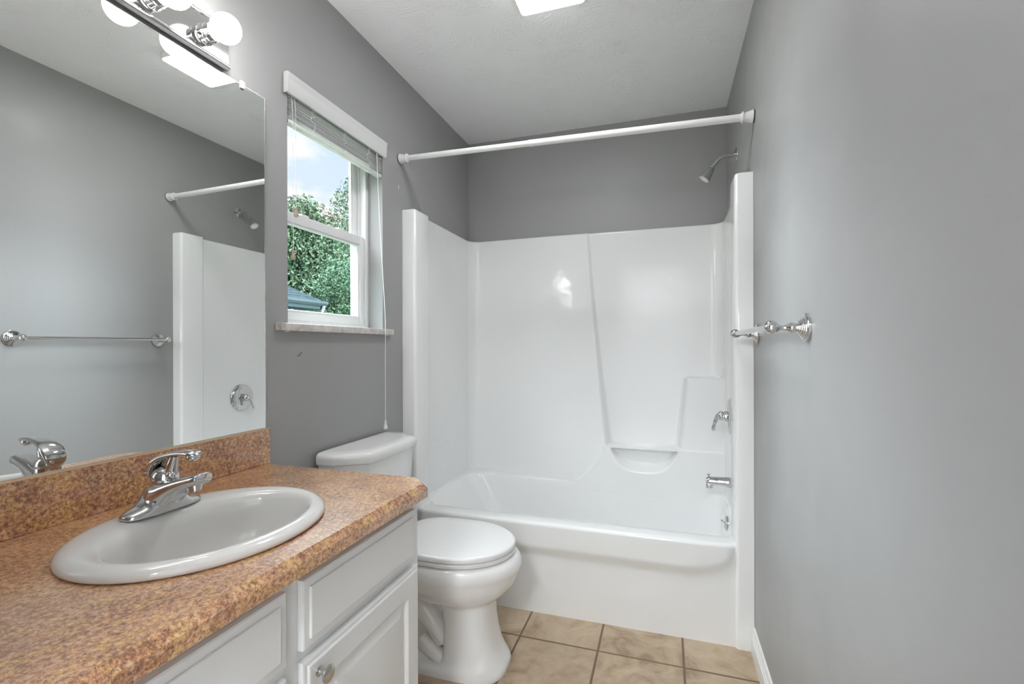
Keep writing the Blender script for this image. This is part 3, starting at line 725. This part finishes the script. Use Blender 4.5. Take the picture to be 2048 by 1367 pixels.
# seat and lid
SZ = 0.4175
bm = NB(); loft(bm, [egg(SZ, 0.669, 0.225, 0.176, 0.45, 2.05, 3.2), egg(SZ+0.001, 0.677, 0.222, 0.181, 0.45, 2.05, 3.2), egg(SZ+0.011, 0.679, 0.221, 0.1825, 0.45, 2.05, 3.2), egg(SZ+0.0145, 0.675, 0.223, 0.179, 0.45, 2.05, 3.2)]); finish('seat', bm, 'seat', to, angle=50)
LZ = SZ+0.0175
bm = NB(); loft(bm, [egg(LZ, 0.669, 0.225, 0.176, 0.45, 2.05, 3.2), egg(LZ+0.001, 0.678, 0.222, 0.182, 0.45, 2.05, 3.2), egg(LZ+0.013, 0.680, 0.221, 0.184, 0.45, 2.05, 3.2), egg(LZ+0.0185, 0.676, 0.223, 0.181, 0.45, 2.05, 3.2), egg(LZ+0.021, 0.666, 0.23, 0.173, 0.45, 2.05, 3.2),
    egg(LZ+0.0225, 0.575, 0.28, 0.13, 0.43, 2.05, 3), egg(LZ+0.0235, 0.50, 0.36, 0.07, 0.43, 2.05, 2.4)]); finish('lid', bm, 'seat', to, angle=50)
for s_ in (-0.072, 0.072):
    bm = NB(); box(bm, (0.215, TY+s_-0.016, 0.415), (0.250, TY+s_+0.016, 0.445), 0.005); finish('hinge', bm, 'seat', to)
bm = NB(); rings = []
def tankpoly(g, xf, z, hwb=0.24, fl=0.165):
    hw = hwb+g; return [(0.018, TY-hw), (0.080, TY-hw), (0.092, TY-hw+0.003), (xf-0.008, TY-fl-0.006), (xf, TY-fl+0.006), (xf+0.003, TY-0.06), (xf+0.003, TY+0.06), (xf, TY+fl-0.006), (xf-0.008, TY+fl+0.006), (0.092, TY+hw-0.003), (0.080, TY+hw), (0.018, TY+hw)]
def tring(hw, xf, fl, z): return [(x, y, z) for x, y in tankpoly(0, xf, z, hw, fl)]
loft(bm, [tring(0.195, 0.160, 0.125, 0.413), tring(0.200, 0.165, 0.130, 0.42), tring(0.215, 0.176, 0.145, 0.55), tring(0.228, 0.184, 0.155, 0.744)]); finish('tank', bm, 'porcelain', to, angle=32)
bm = NB(); loft(bm, [tring(0.232, 0.190, 0.158, 0.7445), tring(0.238, 0.196, 0.163, 0.750), tring(0.240, 0.199, 0.165, 0.768), tring(0.238, 0.197, 0.164, 0.778), tring(0.233, 0.192, 0.161, 0.785), tring(0.224, 0.183, 0.154, 0.7885), tring(0.18, 0.15, 0.12, 0.790)]); finish('tank_lid', bm, 'porcelain', to, angle=40)
bm = NB(); lathe(bm, (0.10, TY-0.222, 0.70), (0, -1, 0), [(0, 0.012), (0.006, 0.012), (0.009, 0.006), (0.02, 0.005)], 16); tube(bm, [(0.10, TY-0.238, 0.70), (0.13, TY-0.241, 0.698), (0.165, TY-0.242, 0.690)], [0.006, 0.005, 0.007], 10); finish('flush_lever', bm, 'chrome', to)

# ================================================================ tub and shower unit
tub = thing('bathtub_shower', 'glossy white moulded bathtub with surround walls filling the end of the room', 'bathtub', (W/2, -0.42, 0))
PX0, PX1, PYB, PYF = 0.030, 1.497, -0.030, -0.668   # inner faces of the panels
PZ0, PZT = 0.345, 1.832
def xe(z):   # right edge of the bulging left field on the back wall
    t = (z-0.40)/(1.83-0.40); return 0.905 - 0.135*t - 0.01*math.sin(t*PI)
def back_disp(x, z):
    # left field swells toward its right edge, more so low down
    tz = max(0.0, min(1.0, (1.832-z)/1.25))
    e = xe(z)
    grow = sstep(0.10, 0.72, x)
    dL = (0.010 + 0.080*tz**0.9) * grow
    # curved lower edge of the left field: below it the wall is flush with the basin
    lowz = 0.400 + 0.200*sstep(0.60, 0.92, x)**2.4
    dlow = 0.0943
    # right-hand areas
    if z > 1.02: dM = 0.0
    else: dM = 0.0
    right = sstep(e-0.004, e+0.008 + 0.026*tz, x)
    d = dL*(1-right) + dM*right
    # middle recess boundary on the right: shelf column
    xr = 1.262 + 0.040*max(0, min(1, (z-0.60)/0.40))
    col = sstep(xr-0.006, xr+0.022, x) * (1-sstep(0.992, 1.004, z)) * 0.090
    d = max(d, col)
    # lower apron of the wall
    low = 1-sstep(lowz-0.006, lowz+0.030+0.07*sstep(0.62, 0.85, x), z)
    reg = 1.0
    ledge = (1-sstep(0.608, 0.616, z))*sstep(e-0.03, e-0.01, x)
    lo = max(low*reg*sstep(0.56, 0.72, x)*(1-sstep(e-0.004, e+0.010, x)), ledge) * dlow
    d = max(d, lo) if lo > 0 else d
    # scooped soap dish with a round bottom, slim bar across its top
    cx_, hwid = 1.088, 0.186
    u = (x-cx_)/hwid
    if abs(u) < 1.15 and z < 0.606:
        zb_ = 0.474 + 0.130*(abs(u)**3.4)
        inside = sstep(zb_-0.004, zb_+0.042, z) * (1-sstep(0.90, 1.0, abs(u)))
        top = 1-sstep(0.592, 0.599, z)
        d -= 0.055*inside*top
    return d
# plan path: left front -> back-left corner -> back -> back-right corner -> right front
path = []
cr_ = 0.058
def addp(x, y, nx, ny, tag): path.append((x, y, nx, ny, tag))
ny_ = 26
for i in range(ny_+1): addp(PX0, PYF + (PYB-cr_-PYF)*i/ny_, 1, 0, 'L')
for i in range(1, 9):
    a = PI - (PI/2)*i/8; addp(PX0+cr_+cr_*math.cos(a), PYB-cr_+cr_*math.sin(a), -math.cos(a), -math.sin(a), 'C')
nb_ = 300
for i in range(1, nb_): addp(PX0+cr_+(PX1-PX0-2*cr_)*i/nb_, PYB, 0, -1, 'B')
for i in range(0, 9):
    a = PI/2 - (PI/2)*i/8; addp(PX1-cr_+cr_*math.cos(a), PYB-cr_+cr_*math.sin(a), -math.cos(a), -math.sin(a), 'C')
for i in range(1, ny_+1): addp(PX1, PYB-cr_ + (PYF-PYB+cr_)*i/ny_, -1, 0, 'R')
bm = NB(); rings = []
nz_ = 300
zl = [PZ0 + (PZT-0.008-PZ0)*j/nz_ for j in range(nz_+1)]
for z in zl:
    ring = []
    for (x, y, nx, ny, tg) in path:
        d = 0.0
        if tg == 'B' or tg == 'C':
            d = back_disp(x, z)
            d *= sstep(PX0, PX0+0.06, x) if x < 0.5 else 1.0
        elif tg == 'R': d = back_disp(PX1-cr_, z)
        if tg in 'CR' and x > 1.3:
            yl = PYB - d                     # the shelf column runs straight into the side panel
            ring.append((x, min(y, yl), z))
        else: ring.append((x+nx*d, y+ny*d, z))
    rings.append(ring)
# rounded top lip going back to the wall
def lip(off, z):
    ring = []
    for (x, y, nx, ny, tg) in path:
        d = back_disp(x, PZT-0.008) if tg == 'B' else 0.0
        if off > 0.01: d *= 0
        ring.append((x+nx*d-nx*off, y+ny*d-ny*off, z))
    return ring
rings.append(lip(0.0025, PZT-0.0025)); rings.append(lip(0.008, PZT)); rings.append(lip(0.0262, PZT))
loft(bm, rings, closed=False)
finish('surround_wall', bm, 'fiberglass', tub, angle=60)
# front columns (flanges) beside the opening, floor to top
for s_, nm in ((0, 'L'), (1, 'R')):
    bm = NB()
    if s_ == 0: xa, xb, sg = 0.001, 0.072, 1
    else: xa, xb, sg = W-0.001, W-0.066, -1
    rr = 0.014; yf, yb = -0.812, PYF+0.002
    poly = [(xa, yb), (xa, yf)]
    for k in range(7):
        a = PI/2*k/6; poly.append((xb - sg*rr + sg*rr*math.sin(a), yf + rr - rr*math.cos(a)))
    # soft return back to the panel
    xp = PX0 if s_ == 0 else PX1
    for k in range(1, 7):
        a = PI/2*k/6; poly.append((xb - sg*0.020*(1-math.cos(a)), yb - 0.020 + 0.020*math.sin(a)))
    poly.append((xp - sg*0.02, yb+0.0))
    zt = 1.829 if s_ == 0 else 1.836
    ring0 = [(x, y, 0.0) for x, y in poly]; ring1 = [(x, y, zt-0.012) for x, y in poly]
    cxm = sum(p[0] for p in poly)/len(poly); cym = sum(p[1] for p in poly)/len(poly)
    def shr(p, d):
        x, y = p
        if abs(x-xa) > 0.002: x -= sg*d*min(1, (abs(x-xa))/0.03)
        if y < yb-0.005: y += d
        return x, y
    ring2 = [(*shr(p, 0.003), zt-0.004) for p in poly]; ring3 = [(*shr(p, 0.010), zt) for p in poly]
    loft(bm, [ring0, ring1, ring2, ring3]); finish('surround_column', bm, 'fiberglass', tub, angle=45)
# deck and basin
bm = NB()
RN = dict(n=10, side=14)
rings = [rrect(0.028, 1.499, -0.790, -0.028, 0.004, 0.4000, **RN), rrect(0.060, 1.486, -0.728, -0.112, 0.07, 0.3975, **RN), rrect(0.066, 1.483, -0.722, -0.117, 0.075, 0.3950, **RN), rrect(0.074, 1.480, -0.716, -0.121, 0.08, 0.387, **RN),
         rrect(0.100, 1.476, -0.708, -0.124, 0.085, 0.35, **RN), rrect(0.200, 1.466, -0.695, -0.130, 0.09, 0.20, **RN), rrect(0.262, 1.452, -0.680, -0.138, 0.095, 0.11, **RN), rrect(0.30, 1.42, -0.655, -0.15, 0.10, 0.078, **RN), rrect(0.40, 1.34, -0.60, -0.21, 0.10, 0.072, **RN)]
loft(bm, rings, cap=(False, True)); finish('basin', bm, 'fiberglass', tub, angle=50)
# apron with raised upper band
bm = NB(); rows = []
def apron_y(x, z):
    sL = min(1.0, max(0.0, (x-1.26)/0.20)); zb_ = 0.272 + 0.10*(1-math.sqrt(max(0, 1-sL*sL)))
    sR = min(1.0, max(0.0, (0.25-x)/0.18)); zb_ = max(zb_, 0.272+0.10*(1-math.sqrt(max(0, 1-sR*sR))))
    end = sstep(1.475, 1.445, x)*1.0 if x > 1.4 else sstep(0.045, 0.085, x)
    b = sstep(zb_-0.026, zb_+0.028, z)
    return -0.8005 - 0.0150*b*(1-0.85*sstep(1.435, 1.462, x))*(1-0.9*sstep(0.10, 0.07, x) if x < 0.11 else 1)
xs = [0.06+(1.470-0.06)*i/120 for i in range(121)]
zls = [0.0+0.384*j/64 for j in range(65)]
rows = [[(x, apron_y(x, z), z) for x in xs] for z in zls]
for k in range(1, 9):
    a = PI/2*k/8
    rows.append([(x, apron_y(x, 0.384)+0.016*(1-math.cos(a)), 0.384+0.0156*math.sin(a)) for x in xs])
rows.append([(x, -0.780, 0.3999) for x in xs])
loft(bm, rows, closed=False); finish('apron', bm, 'fiberglass', tub, angle=60)

# ================================================================ plumbing fittings
ov = thing('overflow_plate', 'small round chrome overflow plate inside the end of the tub', 'overflow plate', (1.475, -0.385, 0.335))
bm = NB(); lathe(bm, (1.4735, -0.385, 0.335), (-1, 0, 0.05), [(0, 0.034), (0.003, 0.034), (0.006, 0.030), (0.008, 0.012), (0.0085, 0)], 32); finish('plate', bm, 'chrome', ov)
bm = NB(); tube(bm, catmull([(1.469, -0.385, 0.335), (1.456, -0.386, 0.340), (1.452, -0.386, 0.348)], 4), [0.004]*8+[0.006], 10); ball(bm, (1.466, -0.385, 0.317), 0.004, 10, 6); finish('trip_lever', bm, 'chrome', ov)
sp2 = thing('tub_spout', 'chrome tub spout with pull-up diverter on the surround end wall', 'spout', (1.49, -0.375, 0.522))
bm = NB(); YS, ZS = -0.375, 0.524; rings = []
for (x, rz, ry, zc) in [(1.4965, 0.0245, 0.0245, 0), (1.470, 0.0245, 0.0245, 0), (1.465, 0.0225, 0.0225, 0.001), (1.43, 0.0210, 0.0215, 0.0015), (1.405, 0.0195, 0.0205, 0.002), (1.392, 0.0185, 0.0195, 0.0015), (1.386, 0.0165, 0.0175, 0.000), (1.383, 0.009, 0.01, -0.001)]:
    rings.append([(x, YS+ry*math.cos(2*PI*k/24), ZS+zc+rz*math.sin(2*PI*k/24)) for k in range(24)])
loft(bm, rings)
loft(bm, [rrect(1.385, 1.420, YS-0.0165, YS+0.0165, 0.010, ZS+0.004, 5, 2), rrect(1.385, 1.414, YS-0.016, YS+0.016, 0.010, ZS-0.030, 5, 2)])
s2 = finish('spout_body', bm, 'chrome', sp2, angle=40)
bm = NB(); lathe(bm, (1.397, YS, ZS+0.018), (0, 0, 1), [(0, 0.0035), (0.009, 0.0035), (0.0105, 0.007), (0.016, 0.0075), (0.017, 0.004)], 16); finish('diverter_knob', bm, 'chrome', s2)
va = thing('shower_valve', 'round chrome shower valve with drooping lever handle on the surround', 'valve', (1.49, -0.375, 0.835))
VYc, VZc = -0.372, 0.835
bm = NB(); lathe(bm, (1.4965, VYc, VZc), (-1, 0, 0), [(0, 0.086), (0.004, 0.086), (0.011, 0.080), (0.017, 0.066), (0.020, 0.045), (0.021, 0.028)], 48); finish('escutcheon', bm, 'chrome', va)
bm = NB(); lathe(bm, (1.480, VYc, VZc), (-1, 0, 0), [(0, 0.027), (0.012, 0.0255), (0.0125, 0.021), (0.030, 0.020), (0.031, 0.023)], 32); finish('valve_sleeve', bm, 'chrome', va)
bm = NB(); ball(bm, (1.452, VYc, VZc+0.002), 0.0225, 24, 14, (0.8, 1, 1))
tube(bm, catmull([(1.455, VYc, VZc+0.010), (1.442, VYc+0.004, VZc+0.004), (1.432, VYc+0.012, VZc-0.016), (1.426, VYc+0.020, VZc-0.042), (1.421, VYc+0.026, VZc-0.062), (1.423, VYc+0.030, VZc-0.072)], 5), [0.016]*4+[0.014]*5+[0.012]*5+[0.0105]*6+[0.0115]*5+[0.009], 16, sx=1.0, sy=0.75)
finish('lever_handle', bm, 'chrome', va)
sh = thing('shower_sprayer', 'small satin chrome shower head on a bent arm above the surround', 'shower head', (1.51, -0.372, 2.067))
YH = -0.372
bm = NB(); lathe(bm, (W-0.0005, YH, 2.067), (-1, 0, 0), [(0, 0.031), (0.0025, 0.0305), (0.006, 0.023), (0.009, 0.012), (0.010, 0.010)], 32); finish('wall_flange', bm, 'chrome', sh)
arm = catmull([(W-0.006, YH, 2.067), (1.495, YH, 2.066), (1.462, YH, 2.060), (1.441, YH, 2.045), (1.424, YH, 2.024), (1.418, YH, 2.016)], 6)
bm = NB(); tube(bm, arm, 0.0095, 16); finish('shower_arm', bm, 'satin', sh)
d = Vector((-0.60, -0.02, -0.80)).normalized()
bm = NB(); lathe(bm, Vector((1.4205, YH, 2.019)), d, [(0, 0.0105), (0.002, 0.013), (0.010, 0.013), (0.011, 0.010), (0.013, 0.010), (0.015, 0.0165), (0.024, 0.0185), (0.0245, 0.0175), (0.026, 0.0175), (0.0265, 0.019), (0.062, 0.0275), (0.066, 0.0275), (0.067, 0.025)], 32)
hd_ = finish('shower_nozzle', bm, 'satin', sh)
p = Vector((1.4205, YH, 2.019)) + d*0.0665
bm = NB(); lathe(bm, p, d, [(0, 0.0245), (0.0015, 0.0245), (0.002, 0.010), (0.005, 0.008), (0.005, 0)], 24); finish('spray_face', bm, 'spray', hd_)

# curtain rod
YR = -0.832; ZL, ZR = 2.063, 2.033
rod = thing('curtain_rod', 'white tension shower curtain rod spanning above the tub front', 'curtain rod', (W/2, YR, 2.048))
def RP(x): return Vector((x, YR, ZL + (ZR-ZL)*x/W))
ax = (RP(1)-RP(0)).normalized()
bm = NB(); lathe(bm, RP(0.03), ax, [(0, 0.0125), (0.62, 0.0125)], 24); finish('inner_tube', bm, 'vinyl', rod)
bm = NB(); lathe(bm, RP(0.640), ax, [(0, 0.0125), (0.001, 0.0140), (0.012, 0.0142), (0.014, 0.0138), (W-0.640-0.03, 0.0138)], 24); finish('outer_tube', bm, 'vinyl', rod)
for x, s_ in ((0.001, 1), (W-0.001, -1)):
    bm = NB(); lathe(bm, RP(x), ax*s_, [(0, 0.0225), (0.004, 0.0235), (0.008, 0.0222), (0.032, 0.0165), (0.036, 0.0165), (0.037, 0.0205), (0.042, 0.0205), (0.043, 0.0155), (0.048, 0.0145)], 28); finish('end_cap', bm, 'vinyl', rod)
    bm = NB(); lathe(bm, RP(x), -ax*s_, [(-0.0035, 0.0242), (-0.0005, 0.0242), (0.0003, 0.0235)], 28); finish('rubber_pad', bm, 'dark', rod)

# towel bar
tb = thing('towel_bar', 'chrome towel bar with ringed round mounts on the grey wall', 'towel bar', (1.5, -1.21, 1.21))
TZ = 1.2125; BX = 1.447
for y in (-1.5235, -0.900):
    bm = NB(); lathe(bm, (W-0.0003, y, TZ-0.002), (-1, 0, 0), [(0, 0.0345), (0.006, 0.0345), (0.0072, 0.033), (0.0078, 0.0285), (0.0105, 0.0280), (0.0115, 0.0245), (0.0135, 0.0240), (0.0145, 0.0200), (0.0168, 0.0195), (0.0178, 0.0155), (0.0205, 0.0148), (0.0215, 0.0105), (0.0240, 0.0100)], 40)
    f_ = finish('mount', bm, 'chrome', tb)
    bm = NB(); lathe(bm, (W-0.022, y, TZ-0.002), (-1, 0, 0), [(0, 0.0100), (0.004, 0.0105), (0.010, 0.0130), (0.015, 0.0125), (0.021, 0.0085), (0.028, 0.0060), (0.036, 0.0062), (0.041, 0.0095), (0.045, 0.0130)], 28)
    ball(bm, (BX, y, TZ), 0.0165, 28, 16); finish('post', bm, 'chrome', f_)
bm = NB(); lathe(bm, (BX, -1.512, TZ), (0, 1, 0), [(0, 0.0078), (0.604, 0.0078)], 24); o = finish('bar', bm, 'vinyl' if False else 'chrome', tb)

# ================================================================ outside
GZ = -2.4
bm = NB(); box(bm, (-40, -25, GZ-0.2), (-0.4, 45, GZ)); o = finish('lawn', bm, 'lawn', smooth=False); tagp(o, 'green lawn outside the window', 'lawn', kind='structure')
# neighbouring low building with a hipped roof: eave corner seen low in the window
hs = thing('neighbour_garage', 'blue-grey garage with a shingled hipped roof seen through the lower sash', 'building', (-11, 4.6, GZ))
ex, ey, ez = -8.0, 8.22, 2.47        # eave corner nearest to the view
LX, LY, RISE = 6.0, 7.0, 1.85
def roof():
    bm = NB(); uvl = bm.loops.layers.uv.new('UVMap')
    c = [(ex, ey-LY, ez), (ex, ey, ez), (ex-LX, ey, ez), (ex-LX, ey-LY, ez)]
    r = [(ex-LX/2, ey-LY+LX/2, ez+RISE), (ex-LX/2, ey-LX/2, ez+RISE)]
    def face(pts, eave):
        f = bm.faces.new([bm.verts.new(p) for p in pts]); a, b = Vector(eave[0]), Vector(eave[1]); u = (b-a).normalized()
        nrm = (Vector(pts[1])-Vector(pts[0])).cross(Vector(pts[2])-Vector(pts[0])).normalized(); v = nrm.cross(u)
        for l, p in zip(f.loops, pts): l[uvl].uv = ((Vector(p)-a).dot(u), (Vector(p)-a).dot(v))
    face([c[0], c[1], r[1], r[0]], (c[0], c[1])); face([c[1], c[2], r[1]], (c[1], c[2])); face([c[2], c[3], r[0], r[1]], (c[2], c[3])); face([c[3], c[0], r[0]], (c[3], c[0]))
    f = bm.faces.new([bm.verts.new((p[0], p[1], p[2]-0.03)) for p in c])
    return bm
finish('roof', roof(), 'shingle', hs, smooth=False)
bm = NB()
box(bm, (ex-LX, ey-0.03, ez-0.24), (ex+0.02, ey+0.02, ez-0.01)); box(bm, (ex-0.02, ey-LY, ez-0.24), (ex+0.03, ey-0.031, ez-0.01)); finish('fascia', bm, 'fascia', hs, smooth=False)
bm = NB(); gut = [(ex+0.03, ez-0.02), (ex+0.16, ez-0.02), (ex+0.16, ez-0.09), (ex+0.10, ez-0.15), (ex+0.03, ez-0.15)]
prism(bm, gut, ey-LY, ey+0.05, plane='xz'); finish('gutter', bm, 'fascia', hs, smooth=False)
bm = NB(); box(bm, (ex-LX+0.6, ey-LY+0.6, GZ), (ex-0.55, ey-0.60, ez-0.2)); finish('wall', bm, 'siding', hs, smooth=False)
bm = NB(); box(bm, (ex-LX+0.02, ey-LY+0.02, ez-0.25), (ex-0.02, ey-0.04, ez-0.2)); finish('soffit', bm, 'fascia', hs, smooth=False)
bm = NB(); box(bm, (ex-0.62, ey-0.67, GZ), (ex-0.50, ey-0.55, ez-0.24)); finish('corner_board', bm, 'corner_board', hs, smooth=False)
bm = NB(); tube(bm, [(ex+0.09, ey-0.05, ez-0.14), (ex+0.05, ey-0.10, ez-0.35), (ex-0.44, ey-0.50, ez-0.62), (ex-0.46, ey-0.55, GZ)], 0.05, 6); finish('downspout', bm, 'corner_board', hs, smooth=False)

def leaf_cloud(bm, blobs, n, size, seed, elong=1.6):
    rnd = random.Random(seed)
    tot = sum(b[3]**2 for b in blobs)
    for (x, y, z, r, sq) in blobs:
        k = int(n * r**2/tot)
        for _ in range(k):
            d = Vector((rnd.gauss(0, 1), rnd.gauss(0, 1), rnd.gauss(0, 1))).normalized()
            q = r*(rnd.random()**0.35)
            q *= 1 + 0.35*noise.noise(Vector((d.x*2.5+x, d.y*2.5+y, d.z*2.5+z)))
            c = Vector((x+d.x*q, y+d.y*q, z+d.z*q*sq))
            a = Vector((rnd.gauss(0, 1), rnd.gauss(0, 1), rnd.gauss(0, 1))).normalized(); b = a.orthogonal().normalized()
            b = Matrix.Rotation(rnd.random()*6.28, 3, a) @ b
            s = size*rnd.uniform(0.6, 1.4)
            vs = [bm.verts.new(c + a*s*elong*0.5), bm.verts.new(c + b*s*0.35), bm.verts.new(c - a*s*elong*0.5), bm.verts.new(c - b*s*0.35)]
            bm.faces.new(vs)
    return bm
def tree(name, label, x, y, h, blobs, n, size, mt, seed, trunk_r=0.16):
    t_ = thing(name, label, 'tree', (x, y, GZ), group=None)
    bm = NB(); rnd = random.Random(seed)
    tube(bm, catmull([(x, y, GZ), (x+0.05, y, GZ+h*0.3), (x-0.05, y+0.1, GZ+h*0.6), (x, y, GZ+h*0.9)], 4), [trunk_r*(1-0.07*i) for i in range(13)], 8)
    for (bx, by, bz, r, sq) in blobs:
        z0 = max(GZ+h*0.2, bz - r*0.8)
        tube(bm, catmull([(x, y, z0), ((x+bx)/2, (y+by)/2, (z0+bz)/2+0.1), (bx, by, bz)], 3), [0.06, 0.05, 0.04, 0.035, 0.03, 0.02, 0.012], 6)
        for _ in range(4):
            dd = Vector((rnd.gauss(0, 1), rnd.gauss(0, 1), rnd.gauss(0, 0.7))).normalized()*r*0.95
            tube(bm, [(bx, by, bz), Vector((bx, by, bz))+dd*0.5+Vector((0, 0, 0.05)), Vector((bx, by, bz))+dd], [0.018, 0.012, 0.005], 5)
    finish('trunk', bm, 'bark', t_)
    bm = NB(); leaf_cloud(bm, blobs, n, size, seed)
    me_o = finish('foliage', bm, mt, t_, smooth=False)
    return t_
rnd = random.Random(3)
def blobs_col(x, y, z0, z1, r, k, sp, seed):
    rr = random.Random(seed); out = []
    for i in range(k):
        f = i/(k-1); out.append((x+rr.uniform(-sp, sp), y+rr.uniform(-sp, sp), z0+(z1-z0)*f, r*(1-0.45*f)*rr.uniform(0.8, 1.15), 0.8))
    return out
tree('maple_tree', 'pale green leafy tree rising highest behind the garage roof', -12.6, 12.7, 9.4, blobs_col(-12.6, 12.7, 2.0, 6.5, 1.75, 10, 0.5, 2) + [(-12.6, 14.6, 4.6, 1.5, 0.9), (-12.7, 15.6, 5.3, 1.1, 0.8), (-12.6, 14.0, 5.9, 0.9, 0.7)], 56000, 0.095, 'leaf_a', 5)
tree('red_maple_tree', 'tree with brownish tinged leaves behind the green trees outside', -18.5, 20.3, 11.0, blobs_col(-18.5, 20.3, 2.0, 8.2, 2.8, 8, 1.0, 9), 30000, 0.15, 'leaf_c', 6)
tree('spruce_tree', 'bright green feathery tree right beside the corner of the garage outside', -9.2, 10.4, 7.0, blobs_col(-9.2, 10.4, -1.0, 3.6, 1.45, 10, 0.45, 4), 56000, 0.055, 'leaf_b', 8)
tree('branching_tree', 'sparse tree whose thin twigs cross the sky at the right of the panes', -6.5, 8.2, 8.4, [(-6.5, 6.98, 4.72, 0.20, 1.5), (-6.5, 7.14, 4.98, 0.18, 1.2), (-6.5, 7.06, 4.30, 0.16, 1.3), (-6.4, 7.5, 4.6, 0.40, 1.0), (-6.5, 8.1, 5.2, 0.7, 1), (-6.6, 8.3, 4.2, 0.8, 1)], 4200, 0.05, 'leaf_b', 12, 0.09)
